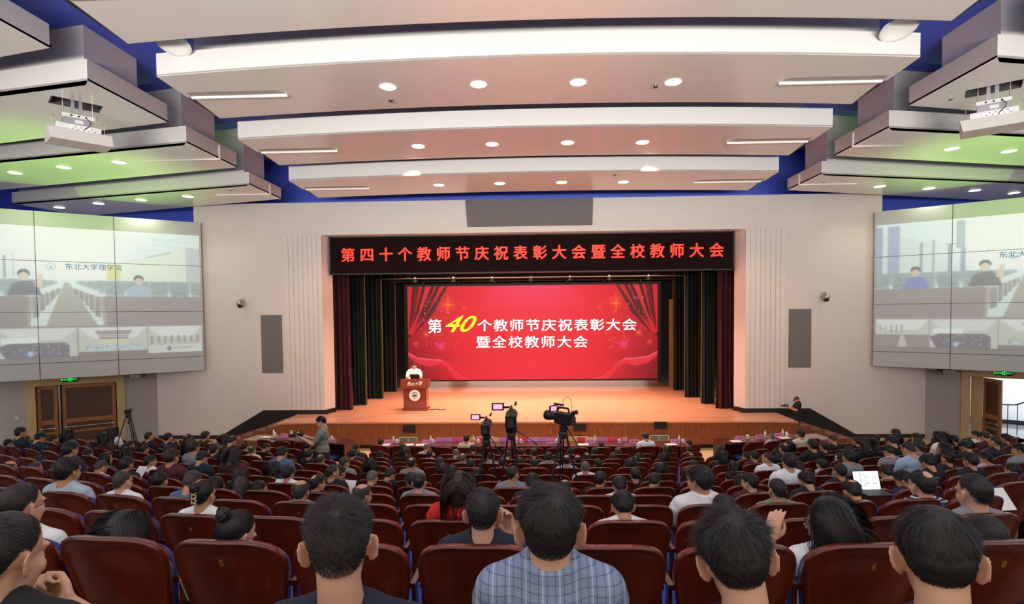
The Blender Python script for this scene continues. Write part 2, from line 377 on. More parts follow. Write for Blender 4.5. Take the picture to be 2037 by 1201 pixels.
    t = root('exit_sign', f'green lit exit sign over the {nm} doorway', 'exit sign', (q[0], q[1], 2.33), ang if sx > 0 else ang+PI)
    fw = 1
    link('sign_box', MB().box(-.2, .2, -.02, .02, -.075, .075), M_black, t)
    M_green = mat('exit_green', '18e050', .5, emit='20ff60', estr=1.6)
    o = wall_text('lettering', '安全出口', .062, (-.115, -.024, 0), M_green, t, extrude=.001); wall_text('lettering', 'EXIT', .062, (.125, -.024, 0), M_green, t, extrude=.001)
    mb = MB().box(-.035, -.028, -.026, -.02, -.06, .06).box(.045, .052, -.026, -.02, -.06, .06)
    mb.ell((.012, -.024, .045), (.011, .003, .011), n=10, m=6)
    mb.tube([(.01, -.024, .03), (.0, -.024, -.005), (.02, -.024, -.03), (.012, -.024, -.06)], .006, 6).tube([(.0, -.024, -.005), (-.015, -.024, -.03), (-.025, -.024, -.045)], .006, 6).tube([(.01, -.024, .025), (.03, -.024, .01)], .005, 6).tube([(.008, -.024, .025), (-.014, -.024, .012)], .005, 6)
    link('running_figure', mb, M_green, t)
# ------------------------------------------------------------------ projection screens on the oblique side panels
def proj_picture(right):
    sd = 1; rs = np.random.RandomState(7)
    R = Ras(300, 190, (.80, .88, .85))
    # hall on the far end of the link: bright ceiling, white walls, grey seats, brown desk fronts, aisle
    R.ell(.33 if not right else .62, .12, .30, .32, (1, 1, 1), .95, True)
    R.poly([(0,0),(1,0),(1,.10),(.56,.34),(.0,.30)] if not right else [(0,0),(1,0),(1,.3),(.42,.30),(0,.08)], (.86, .97, .95), .6)
    for k in range(6):
        y = .05+k*.055; R.poly([(.35,y),(.95-.05*k,y+.03),(.95-.05*k,y+.045),(.35,y+.012)], (.72, .84, .84), .5)
    a0 = .315 if not right else .70                                # aisle axis
    if not right:
        R.poly([(.56,.36),(1,.10),(1,.62),(.56,.60)], (.84, .91, .82)); R.poly([(.92,.14),(1,.16),(1,.62),(.92,.6)], (.62, .70, .74), .7)
        R.poly([(.70,.27),(.84,.20),(.84,.215),(.70,.285)], (.60, .70, .72)); R.rect(.505, .36, .575, .52, (.80, .78, .45))
        R.rect(.20, .30, .505, .52, (.90, .99, .97)); R.rect(.04, .30, .05, .52, (.45, .5, .52)); R.rect(.08, .28, .085, .5, (.45, .5, .52))
    else:
        R.rect(.0, .03, .035, .6, (.50, .58, .74)); R.rect(.06, .03, .12, .6, (.55, .62, .76)); R.rect(.22, .22, .232, .6, (.50, .58, .68)); R.rect(.28, .2, .29, .6, (.55, .62, .72))
        R.rect(.34, .25, .42, .26, (.45, .5, .6)); R.rect(.355, .25, .37, .6, (.48, .54, .66)); R.rect(.39, .02, .43, .3, (.56, .60, .70)); R.rect(.41, .3, .435, .58, (.5, .56, .68))
        R.rect(.53, .32, .537, .55, (.35, .4, .5)); R.rect(.60, .32, .605, .55, (.35, .4, .5)); R.rect(.46, .33, 1, .56, (.92, 1, .98), .7)
    for k in range(9):                                            # rows of seats shrinking to the aisle end
        f = .80**k; y = .70-(1-f)*.16
        for s in (-1, 1):
            for j in range(9):
                x0 = a0+s*((.17*f+.012)+j*.112*f); x1 = a0+s*((.17*f+.012)+(j+.86)*.112*f)
                if k < 3 or j < 2: pass
                if x0 < -.2 or x0 > 1.2: continue
                c = (.46, .56, .57) if (k+j) % 2 else (.53, .63, .62)
                R.poly([(x0, y), (x0+s*.004, y-.17*f), (x1, y-.17*f), (x1, y)], c, .9 if k == 0 else .5)
                R.poly([(x0+s*.012*f, y-.03*f), (x0+s*.014*f, y-.05*f), (x1-s*.01*f, y-.05*f), (x1-s*.01*f, y-.03*f)], (.34, .44, .46), .8 if k == 0 else .4)
    R.poly([(a0-.10,1),(a0-.012,.56),(a0+.012,.56),(a0+.14,1)], (.60, .60, .55))
    for s in (-1, 1):
        for k in range(8):
            f = .78**k; x0 = a0+s*(.115*f+.012); R.poly([(x0, .70-.1*(1-f)), (x0+s*.028*f, .70-.1*(1-f)), (x0+s*.028*f, .92-.3*(1-f)), (x0, .90-.3*(1-f))], (.42, .42, .40), .8)
        x = a0+s*.15; xe = -.1 if s < 0 else 1.1
        R.poly([(x, .70), (xe, .70), (xe, 1), (x+s*.02, 1)], (.50, .46, .46)); R.poly([(x, .70), (x+s*.02, .70), (x+s*.035, 1), (x+s*.02, 1)], (.62, .58, .52))
    def man(x, y, s, c, sk=(.78, .72, .66), arm=True):
        R.ell(x, y-.125*s, .027*s, .045*s, (.14, .13, .14)); R.ell(x, y-.095*s, .023*s, .045*s, sk); R.poly([(x-.075*s, y+.09*s), (x-.05*s, y-.02*s), (x-.012*s, y-.05*s), (x+.03*s, y-.05*s), (x+.06*s, y-.0*s), (x+.075*s, y+.09*s)], c)
        if arm: R.poly([(x+.045*s, y+.0*s), (x+.062*s, y-.12*s), (x+.085*s, y-.12*s), (x+.08*s, y+.03*s)], sk)
    if not right: man(.125, .60, 1, (.28, .32, .38)); man(.665, .62, .9, (.55, .68, .74), arm=False)
    else: man(.20, .62, .9, (.35, .42, .72), arm=False); man(.52, .60, 1, (.28, .30, .34))
    # logo ring
    lx = .245 if not right else .635
    R.ell(lx, .40, .024, .038, (.45, .55, .66)); R.ell(lx, .40, .018, .029, (.86, .93, .94)); R.ell(lx, .405, .010, .016, (.45, .55, .66))
    # thin strip of three rooms below
    full = np.full((250, 300, 3), (.52, .51, .50)); full[:190] = R.a*.97+.02
    def room(w, h, kind):
        q = Ras(w, h, (.74, .77, .73)); q.poly([(0,0),(1,0),(.8,.4),(.2,.4)], (.86, .88, .85))
        if kind == 0:
            for k in range(7): q.rect(0, .04+k*.05, 1, .055+k*.05, (.62, .68, .66), .5)
            q.poly([(0,.62),(.15,.5),(.85,.5),(.9,.6),(.9,1),(.1,1)], (.36, .35, .40)); q.rect(.05, .3, .5, .5, (.88, .92, .90)); q.ell(.4, .86, .04, .1, (.60, .72, .85))
            for k in range(60): q.ell(rs.rand()*.8+.1, .55+rs.rand()*.35, .012, .02, (.7, .72, .74) if k % 2 else (.25, .24, .30))
        elif kind == 1:
            for k in range(4): q.poly([(.22+k*.02, .12+k*.08), (.78-k*.02, .12+k*.08), (.75-k*.02, .17+k*.08), (.25+k*.02, .17+k*.08)], (.46, .42, .44))
            q.rect(.3, .44, .7, .58, (.84, .82, .62)); q.poly([(.1,.85),(.3,.6),(.75,.6),(.95,.85)], (.72, .80, .82)); q.rect(0, .85, 1, 1, (.46, .40, .38))
            for k in range(40): q.ell(rs.rand()*.8+.1, .62+rs.rand()*.2, .01, .02, (.5, .56, .6))
        elif kind == 2:
            for k in range(8): q.rect(.05+k*.12, .35, .09+k*.12, .62, (.52, .55, .52))
            q.poly([(0,.72),(1,.66),(1,1),(0,1)], (.80, .82, .78)); q.ell(.38, .84, .04, .09, (.40, .44, .52)); q.rect(.45, .8, .8, .84, (.6, .63, .66))
            for k in range(50): q.ell(rs.rand(), .5+rs.rand()*.2, .012, .02, (.62, .56, .5))
        else:
            q.rect(0, .55, 1, 1, (.50, .47, .45)); q.poly([(.42,1),(.49,.55),(.53,.55),(.62,1)], (.70, .72, .70))
            for k in range(5): q.rect(.1+k*.1, .2, .115+k*.1, .5, (.5, .54, .56))
        return q.a
    cuts = [(0, .355, 0), (.36, .70, 1), (.705, 1, 2)] if not right else [(0, .27, 3), (.275, .58, 0), (.585, 1, 1)]
    for a, b, k in cuts: full[194:250, int(a*300):int(b*300)] = room(int(b*300)-int(a*300), 56, k)
    for _ in range(2):
        full[1:-1, 1:-1] = (full[1:-1, 1:-1]*2+full[:-2, 1:-1]+full[2:, 1:-1]+full[1:-1, :-2]+full[1:-1, 2:])/6
    g = np.exp(-((np.linspace(0, 1, 250)[:, None]-.08)**2*5+(np.linspace(0, 1, 300)[None]-(.3 if not right else .75))**2*4))[..., None]
    return full*.90+.10*np.array((.86, .90, .88))+g*.22  # white haze and a soft glare mixed into the picture colours
M_panelscreen = mat('screen_panel_grey', 'c2c2c3', .6, noise=(1, .02))
M_seam = mat('panel_seam', '5b5858', .8)
M_seam2 = mat('picture_blue', '3f5a7a', .8, emit='5f7fa0', estr=.5)
for sx, nm in ((-1, 'left'), (1, 'right')):
    C, u, n = oblique(sx); C2 = C+n*1.2
    mb = MB(); obl_box(mb, sx, -1.42, 8.0, .9, 1.2, 2.48, 7.66)
    t = root('screen_panel', f'large grey wall panel on the {nm} side carrying a projected video call', 'screen panel', (0,0,0))
    link('panel', mb, M_panelscreen, t)
    mb = MB()
    for s in ((1.05, 3.03, 5.0) if sx < 0 else (.62, 2.6, 4.6)): obl_box(mb, sx, s-.008, s+.008, 1.2, 1.209, 2.48, 7.66)
    for z in (2.98, 4.56, 6.14): obl_box(mb, sx, -1.42, 8, 1.2, 1.209, z-.007, z+.007)
    link('seam', mb, M_seam, t)
    s_in, s_out = -1.36, (3.98 if sx < 0 else 3.98)
    L, Rr = (s_out, s_in) if sx < 0 else (s_in, s_out)
    pL = C2+u*L+n*.006; pR = C2+u*Rr+n*.006
    z0, z1 = 3.16, 7.20
    picture('projected_picture', (pL[0], pL[1], z0), (pR[0], pR[1], z0), (pL[0], pL[1], z1), proj_picture(sx > 0), vcol_emit('projection_'+nm, .62, '8a8a8a'), t)
    # writing in the projected hall
    ss = (1.60 if sx < 0 else 2.45); q = C2+u*ss+n*.012
    rz = math.atan2(u[1], u[0])+(PI if sx < 0 else 0)
    wall_text('lettering', '东北大学理学院', .21, (q[0], q[1], 5.98), M_seam2, t, rz, extrude=.001)
    # small fixture under the panel
    q = C+u*.55+n*.7
    f = root('ceiling_fixture', f'small dark metal fixture hanging under the {nm} screen panel', 'fixture', (q[0], q[1], 2.30))
    link('bracket', MB().box(-.28, .28, -.05, .05, .1, .18), M_black, f); link('fixture_body', MB().box(-.2, .2, -.12, .12, .02, .12).ell((-.3, 0, .06), (.06, .06, .05)), mat('fixture_metal', '6c6862', .4, .6), f)
# ------------------------------------------------------------------ wall fixtures
for sx, nm in ((-1, 'left'), (1, 'right')):
    x0, x1 = (8.78, 9.68) if sx > 0 else (8.93, 9.66)
    x0, x1 = sorted((sx*8.83, sx*9.56))
    z0, z1 = (2.36, 4.39) if sx < 0 else (2.44, 4.42)
    t = root('wall_speaker_grille', f'tall grey fabric speaker panel on the wall {nm} of the stage', 'speaker panel', ((x0+x1)/2, YW-.005, z0))
    w = (x1-x0)/2
    link('cloth_panel', MB().box(-w, w, -.02, 0, 0, z1-z0), M_fabric_grey, t); bevel(link('edge_frame', MB().box(-w-.012, w+.012, -.012, .001, -.012, z1-z0+.012), mat('grille_edge', '5c5756', .6), t), .003)
    # dome camera
    p = UY(478 if sx < 0 else 1643, 603 if sx < 0 else 590, YW-.2)
    t = root('dome_camera', f'silver dome camera on the wall {nm} of the stage', 'security camera', (p[0], YW-.02, p[2]))
    link('arm', MB().tube([(0, 0, .12), (0, -.1, .16), (0, -.2, .12)], .025, 8).box(-.05, .05, -.01, .02, .04, .18), mat('camera_white', 'cfcac4', .4), t)
    link('housing', MB().lathe([(.03, .12), (.1, .09), (.12, .02), (.12, -.06), (.1, -.07)], 20, (0, -.2, 0)), mat('camera_silver', 'b9b4ae', .25, .7), t, smooth=True)
    link('dome', MB().ell((0, -.2, -.07), (.1, .1, .1), n=20, m=12), mat('dome_dark', '1c1715', .08), t, smooth=True)
t = root('header_speaker_grille', 'wide grey fabric speaker panel over the stage banner', 'speaker panel', (-.03, YW-.014, 7.39))
link('cloth_panel', MB().add([(-2.16,-.03,0),(2.16,-.03,0),(2.19,-.03,.93),(-2.22,-.03,.93),(-2.16,0,0),(2.16,0,0),(2.19,0,.93),(-2.22,0,.93)], [(0,1,2,3),(4,7,6,5),(0,4,5,1),(1,5,6,2),(2,6,7,3),(3,7,4,0)]), M_fabric_grey, t)
# ================================================================== SUSPENDED CEILING PANELS
M_soffit = mat('soffit_paint', 'd2cec8', .27, spec=.6, noise=(.8, .03))
M_soffit.node_tree.nodes['Principled BSDF'].inputs['Coat Weight'].default_value = .35; M_soffit.node_tree.nodes['Principled BSDF'].inputs['Coat Roughness'].default_value = .18
M_fascia = mat('fascia_white', 'd6d4cf', .6, noise=(1, .02))
M_fascia2 = mat('fascia_grey', 'd3d1cb', .6, noise=(1, .02))
M_lampglass = mat('lamp_glass', 'ffffff', .4, emit='fff6e6', estr=6)
M_ring = mat('lamp_ring', 'f1efe9', .3)
M_slot = mat('slot_white', 'eeebe6', .4)
M_slotin = mat('slot_inside', 'a09a93', .7)
def downlight(x, y, z, label, grp, power=85, r=.155):
    t = root('downlight', label, 'downlight', (x, y, z), 0, grp)
    link('trim_ring', MB().lathe([(r, .0), (r+.03, -.002), (r+.032, -.008), (r+.004, -.012), (r, -.01)], 24), M_ring, t)
    link('lamp_glass', MB().lathe([(r+.004, -.010), (r*.95, -.018), (.001, -.022)], 24), M_lampglass, t)
    d = bpy.data.lights.new('downlight_beam', 'SPOT'); d.energy = power; d.color = (1, .93, .82); d.shadow_soft_size = .1; d.spot_size = 2.4; d.spot_blend = .7
    o = bpy.data.objects.new('downlight_beam', d); COL.objects.link(o); o.location = (x, y, z-.14)
SAG = .40
CL = [  # near Y, far Y at the axis, near z, far z of the soffit, half width of the upper tier, its Y
    (6.6, 9.15, 9.25, 9.19), (9.93, 11.98, 8.96, 8.89), (12.80, 14.90, 8.67, 8.61), (15.58, 17.70, 8.34, 8.285)]
ORD = ['first', 'second', 'third', 'fourth', 'fifth', 'sixth', 'seventh', 'eighth', 'ninth', 'tenth', 'eleventh', 'twelfth', 'thirteenth', 'fourteenth', 'fifteenth', 'sixteenth', 'seventeenth', 'eighteenth', 'nineteenth', 'twentieth', 'twenty-first', 'twenty-second', 'twenty-third', 'twenty-fourth', 'twenty-fifth', 'twenty-sixth', 'twenty-seventh', 'twenty-eighth', 'twenty-ninth', 'thirtieth']
for k, (y0, y1, z0, z1) in enumerate(CL):
    t = root('ceiling_panel', f'wide arched white ceiling panel over the seats, {ORD[3-k]} out from the stage', 'ceiling panel', (0, y0, z0), 0, 'arched ceiling panels over the middle')
    def yy(x, base): return base+SAG*(x/7.07)**2-y0
    W2 = 7.07; n = 24; ym = (y1-y0)
    xs = [-W2+2*W2*i/n for i in range(n+1)]
    def outline(w0, w1, a, b):
        lo = [(-w0+2*w0*i/n, yy(-w0+2*w0*i/n, y0+a)) for i in range(n+1)]; hi = [(-w1+2*w1*i/n, yy(-w1+2*w1*i/n, y1+b)) for i in range(n+1)]
        return lo, hi
    lo, hi = outline(W2, W2-.04, 0, 0); sl = lambda x, y: (z1-z0)*y/ym
    # soffit with a small jog in its side edges and a slot running in from each side
    side_r = [(W2, yy(W2, y0+ym*.45)), (W2-.10, yy(W2, y0+ym*.48)), (W2-.10, yy(W2, y0+ym*.52))]
    side_l = [(-x, y) for x, y in side_r][::-1]
    link('soffit', MB().prism(lo+side_r+hi[::-1]+side_l, sl, lambda x, y: sl(x, y)+.04), M_soffit, t)
    lo2, hi2 = outline(W2-.03, W2-.09, .02, -.03)
    lo3, hi3 = outline(W2+.085, W2+.03, .12, .09)
    mb = MB().prism(lo3+hi3[::-1], lambda x, y: sl(x, y)+.045, lambda x, y: sl(x, y)+.10)
    link('edge_trim', mb, M_black, t)
    # fascia tiers
    mb = MB(); H = .42
    mb.prism(lo+[(x, y+.25) for x, y in lo][::-1], 0.0, H); link('fascia', mb, M_fascia, t)
    w = W2-.55
    a = [(-w+2*w*i/n, yy(-w+2*w*i/n, y0+.35)) for i in range(n+1)]
    mb = MB().prism(a+[(x, y+.3) for x, y in a][::-1], .2, ZC-z0+.02); link('upper_fascia', mb, M_fascia, t)
    mb = MB().prism([(x, y+.1) for x, y in lo]+[(x*.9, y-.2) for x, y in hi][::-1], lambda x, y: sl(x, y)+.10, lambda x, y: sl(x, y)+.2+.2)
    link('panel_frame', mb, M_fascia2, t)
    if k > 0 or True:
        for s in (-1, 1):
            xa, xb = s*(W2-.12), s*(W2-2.12); yb = yy(W2-1, y0+ym*.5)
            mb = MB()
            mb.add([(xa, yb-.02, sl(0, yb)-.004), (xb, yb-.04-.06, sl(0, yb)-.004), (xb+s*.16, yb-.22, sl(0, yb-.2)-.004), (xa, yb-.22, sl(0, yb-.2)-.004)], [(0,1,2,3)])
            link('slot_recess', mb, M_slotin, t)
            mb = MB().box(min(xa, xb), max(xa, xb), yb-.05, yb-.0, sl(0, yb)-.05, sl(0, yb)-.001); link('slot_trim', mb, M_slot, t)
LX = {1: ((772, 172), (952, 167), (1150, 163), (1339, 162)), 2: ((832, 290), (979, 286), (1129, 283), (1278, 282)), 3: ((873, 367), (994, 364), (1117, 362), (1240, 361))}
for k, row in LX.items():
    y0, y1, z0, z1 = CL[k]
    for j, (px, py) in enumerate(row):
        z = (z0+z1)/2; p = UZ(px, py, z); z = z0+(z1-z0)*(p[1]-y0)/(y1-y0)
        downlight(p[0], p[1], z-.002, f'round recessed downlight, {ORD[j]} from the left in the {ORD[3-k]} arched panel out from the stage', 'downlights in the arched panels')
for px, py in ((777, 196), (1304, 168), (1223, 346)):
    k = 3 if py > 300 else 1; z = CL[k][3]+.03; p = UZ(px, py-2, z)
    t = root('sprinkler', {777: 'small sprinkler head below the leftmost lamp of the second panel', 1304: 'small sprinkler head left of the rightmost lamp of the third panel', 1223: 'small sprinkler head on the panel nearest the stage'}[px], 'sprinkler', (p[0], p[1], z))
    link('stem', MB().tube([(0,0,0),(0,0,-.07)], .012, 8), M_steel, t); link('deflector', MB().lathe([(.001,-.07),(.045,-.072),(.045,-.078),(.001,-.08)], 12).tube([(-.03,0,-.04),(-.035,0,-.075)], .005, 6).tube([(.03,0,-.04),(.035,0,-.075)], .005, 6).box(-.035,.035,-.006,.006,-.042,-.034), M_black, t)
# round spotlight housings behind the second panel
for sx, px, py in ((-1, 345, 88), (1, 1788, 58)):
    p = UY(px, py, 10.0); t = root('ceiling_spotlight', f'round white ceiling spotlight housing behind the {"left" if sx<0 else "right"} end of the nearest whole arched panel', 'spotlight', (p[0], 10.0, p[2]))
    link('reflector', MB().lathe([(.02,.12),(.15,.10),(.27,.02),(.30,0),(.28,-.01),(.24,.02),(.13,.07),(.02,.08)], 24, (0,0,0), (0,.35,1)), M_fascia2, t, smooth=True)
    link('bracket', MB().tube([(0,0,.1),(0,0,ZC-p[2])], .02, 8), M_black, t)
# ------------------------------------------------------------------ stepped side panels
SP = [(9.02, 6.9, 9.29, .2), (8.80, 10.08, 12.33, .2), (8.55, 13.0, 15.24, .2), (8.23, 15.9, 17.96, .22)]
IXC = 8.22
def side_poly(sx, k, inset=0, back=0):
    z, ya, yb, s = SP[k]; xo = 17.6
    if k == 3: pts = [(IXC+inset, ya+inset), (IXC+inset, yb-back), (17.0, 20.4), (17.35, 17.9+inset)]
    else: pts = [(IXC+inset, ya+inset), (IXC+inset, yb-back), (xo, yb-back+(xo-IXC)*.235), (xo, ya+inset+(xo-IXC)*.195)]
    return [(sx*x, y) for x, y in pts]
HOLE = {}
for sx, nm in ((-1, 'left'), (1, 'right')):
    for k, (z, ya, yb, s) in enumerate(SP):
        t = root('side_ceiling_panel', f'stepped {nm} side ceiling panel, {ORD[3-k]} out from the stage', 'ceiling panel', (0,0,z), 0, 'stepped ceiling panels at the sides')
        poly = side_poly(sx, k)
        if k == 1:
            # soffit with the rectangular projector opening cut out
            ca = UZ(103, 190, z) if sx < 0 else UZ(1922, 180, z); cb = UZ(207, 212, z) if sx < 0 else UZ(2037, 157, z)
            ux = Vector((cb[0]-ca[0], cb[1]-ca[1])); Lh = ux.length; ux.normalize(); vy = Vector((-ux.y, ux.x)); Wd = .52
            h = [Vector(ca[:2]), Vector(cb[:2]), Vector(cb[:2])+vy*Wd, Vector(ca[:2])+vy*Wd]
            HOLE[sx] = (Vector(ca[:2]), ux, vy, Lh, Wd, z)
            bm = bmesh.new(); P = [bm.verts.new((x, y, 0)) for x, y in poly]; Hh = [bm.verts.new((q.x, q.y, 0)) for q in h]
            for L_ in (P, Hh):
                for i in range(4): bm.edges.new((L_[i], L_[(i+1)%4]))
            bmesh.ops.triangle_fill(bm, edges=bm.edges[:], use_beauty=True)
            # drop faces lying inside the opening
            for f in list(bm.faces):
                c = f.calc_center_median(); d = Vector((c.x, c.y))-h[0]
                if 0 < d.dot(ux) < Lh and 0 < d.dot(vy) < Wd: bm.faces.remove(f)
            r = bmesh.ops.extrude_face_region(bm, geom=bm.faces[:])
            bmesh.ops.translate(bm, verts=[g for g in r['geom'] if isinstance(g, bmesh.types.BMVert)], vec=(0,0,.04))
            bmesh.ops.recalc_face_normals(bm, faces=bm.faces[:])
            me = bpy.data.meshes.new('soffit'); bm.to_mesh(me); bm.free(); link('soffit', me, M_soffit, t)
        else:
            link('soffit', MB().prism(poly, 0, .04), M_soffit, t)
        q = side_poly(sx, k, .05, -.08); mb = MB()
        if k == 1:
            e0, e1 = q[1], q[2]; mb.prism([e0, e1, (e1[0], e1[1]-.3), (e0[0], e0[1]-.3)], .04, .10)
        else: mb.prism(q, .04, .10)
        link('edge_trim', mb, M_black, t)
        a, b, c, d = side_poly(sx, k); H = .40 if k < 3 else .36
        i2 = side_poly(sx, k, .2)
        mb = MB().prism([a, d, i2[3], i2[0]], 0, H).prism([a, b, i2[1], i2[0]], 0.002, H); link('fascia', mb, M_fascia2, t)
        j1, j2 = side_poly(sx, k, .28, .55), side_poly(sx, k, .48, .55)
        mb = MB().prism([j1[0], j1[3], j2[3], j2[0]], .1, ZC-z+.02).prism([j1[0], j1[1], j2[1], j2[0]], .1, ZC-z+.02); link('upper_fascia', mb, M_fascia2, t)
        if k in (2, 3):
            # slot that folds from the soffit up the fascia
            yc = ya+(yb-ya)*.62; x0, x1 = sx*(IXC-.004), sx*(IXC+ (2.0 if k == 2 else 1.7))
            mb = MB().box(min(x0, x1), max(x0, x1), yc-.03, yc+.03, -.03, 0).box(min(sx*(IXC-.03), sx*IXC), max(sx*(IXC-.03), sx*IXC), yc-.03, yc+.03, -.03, H-.06)
            link('slot_trim', mb, M_slot, t)
SL = {-1: {2: ((30, 343), (127, 332), (237, 322)), 3: ((118, 412), (196, 404), (281, 397), (374, 390))},
      1: {2: ((1893, 295), (2007, 300)), 3: ((1750, 370), (1848, 374), (1939, 378), (2017, 383))}}
for sx, nm in ((-1, 'left'), (1, 'right')):
    for k, row in SL[sx].items():
        for j, (px, py) in enumerate(row):
            p = UZ(px, py, SP[k][0]); downlight(p[0], p[1], SP[k][0]-.002, f'round recessed downlight, {ORD[j]} from the left in the {nm} side panel {"nearest the stage" if k == 3 else "second from the stage"}', 'downlights in the side panels', 45)
    for (px, py, k) in (((207, 391, 3), (458, 374, 3)) if sx < 0 else ((1927, 367, 3), (1891, 192, 1), (1637, 358, 3))):
        p = UZ(px, py, SP[k][0]); where = {207: 'among the lamps of the left side panel nearest the stage', 458: 'near the inner end of the left side panel nearest the stage', 1927: 'among the lamps of the right side panel nearest the stage', 1891: 'left of the right ceiling projector', 1637: 'near the inner end of the right side panel nearest the stage'}[px]
        t = root('sprinkler', 'small sprinkler head '+where, 'sprinkler', (p[0], p[1], SP[k][0]))
        link('stem', MB().tube([(0,0,0),(0,0,-.06)], .01, 8), M_steel, t); link('deflector', MB().lathe([(.001,-.06),(.04,-.062),(.04,-.068),(.001,-.07)], 12), M_black, t)
# projectors on lifts
M_projwhite = mat('projector_white', 'e8e8ea', .35); M_cable = mat('cable_black', '101010', .5); M_liftgrey = mat('lift_grey', 'a8abb4', .4, .3)
for sx, nm in ((-1, 'left'), (1, 'right')):
    o, ux, vy, Lh, Wd, z = HOLE[sx]
    ang = math.atan2(ux.y, ux.x); c = o+ux*(Lh*.5)+vy*(Wd*.35)
    t = root('ceiling_projector', f'white projector on a lift hanging from the {nm} side ceiling', 'projector', (c.x, c.y, z), ang)
    hw = Lh*.5
    mb = MB()
    for x in (-.27*1.0, .27): mb.tube([(x*.9, -.05, .25), (x*.9, -.05, -.40)], .012, 8)
    link('lift_rod', mb, M_steel, t)
    link('lift_strap', MB().box(-.11, -.05, -.02, -.0, -.24, .3).box(.02, .08, -.02, 0, -.24, .3), M_liftgrey, t)
    mb = MB().box(-.27, .27, -.12, -.1, -.33, -.26); link('bracket_plate', mb, M_projwhite, t)
    mb = MB()
    for x in (-.12, 0, .12): mb.lathe([(.018, 0), (.018, .004)], 12, (x, -.124, -.295), (0,-1,0))
    link('bracket_hole', mb, M_cable, t)
    link('inner_cradle', MB().box(-.25, .25, -.08, .15, -.48, -.33), M_liftgrey, t)
    link('socket_plate', MB().box(-.06, .08, -.09, -.08, -.43, -.36), M_projwhite, t)
    pr = bevel(link('projector_body', MB().box(-.37, .37, -.15, .3, -.62, -.47), M_projwhite, t), .012)
    mb = MB(); rnd = random.Random(3)
    for k in range(9): x = -.12+k*.045; zz = -.53 if k % 2 else -.57; mb.box(x, x+.02+rnd.random()*.012, -.155, -.149, zz, zz+.014)
    link('port', mb, M_cable, pr); link('port_plate', MB().box(-.16, .26, -.153, -.149, -.60, -.50), mat('port_white', 'f7f7f7', .4), pr)
    link('cable', MB().tube([(.12, -.125, -.3), (.19, -.16, -.38), (.17, -.17, -.46), (.08, -.165, -.55)], .007, 6).tube([(-.2, 0, .1), (-.1, .06, .0), (0, .05, .12), (.16, .0, -.02), (.25, .03, .15)], .012, 6), M_cable, t)
    mb = MB()
    for x in (-.43, .43): mb.tube([(x, -.1, -.36), (x, -.1, -.7)], .006, 6).tube([(x*.9, -.1, -.36), (x, -.1, -.36)], .006, 6)
    link('cradle_wire', mb, M_steel, t)
    link('cover_panel', MB().add([(-.52,-.28,-.62),(.52,-.28,-.62),(.55,-.28,-.84),(-.47,-.28,-.84),(-.52,-.22,-.62),(.52,-.22,-.62),(.55,-.1,-.84),(-.47,-.1,-.84),(-.52,.35,-.66),(.52,.35,-.66),(.5,.35,-.84),(-.5,.35,-.84)],
        [(0,3,2,1),(0,1,5,4),(2,3,7,6),(4,5,9,8),(6,7,11,10),(8,9,10,11),(0,4,8,11,7,3),(1,2,6,10,9,5)]), M_fascia2, t)
    link('opening_lining', MB().box(-hw, hw, Wd*.62, Wd*.66, .0, .3).box(-hw-.01, -hw+.02, -.15, Wd*.6, 0, .3), mat('lining_grey', '4a4a48', .7), t)
# ================================================================== STAGE HOUSE
M_dark = mat('stage_black', '17110f', .8); M_darkwall = mat('stage_back_wall', '2a2321', .8)
struct('wall_stage_back', MB().box(-10, 10, 27.0, 27.2, .8, 9.2), M_darkwall)
for sx, nm in ((-1, 'left'), (1, 'right')): struct('wall_stage_'+nm, MB().box(min(sx*9.7, sx*9.6), max(sx*9.7, sx*9.6), 19.7, 27, .8, 9.2), M_darkwall)
struct('ceiling_stage', MB().box(-9.7, 9.7, 19.7, 27.2, 9.2, 9.3), M_dark)
# stage banner (LED ticker)
M_led = mat('led_red', 'ff2a18', .5, emit='ff3320', estr=1.5)
t = root('led_banner', 'long black banner with red characters hanging over the stage opening', 'banner', (-.05, 19.35, 5.85))
link('banner_panel', MB().box(-7.06, 7.06, 0, .12, 0, 1.27), mat('banner_black', '1a0b0a', .9, spec=.15), t)
mb = MB()
for a in ((-7.10, 7.10, -.02, .13, 1.27, 1.31), (-7.10, 7.10, -.02, .13, -.04, 0), (-7.12, -7.06, -.02, .13, -.04, 1.31), (7.06, 7.12, -.02, .13, -.04, 1.31)): mb.box(*a)
link('banner_frame', mb, M_black, t)
for j, ch in enumerate('第四十个教师节庆祝表彰大会暨全校教师大会'):
    wall_text('lettering', ch, .52, (-6.44+j*.681, -.006, .62), M_led, t, extrude=.003, bold=.012)
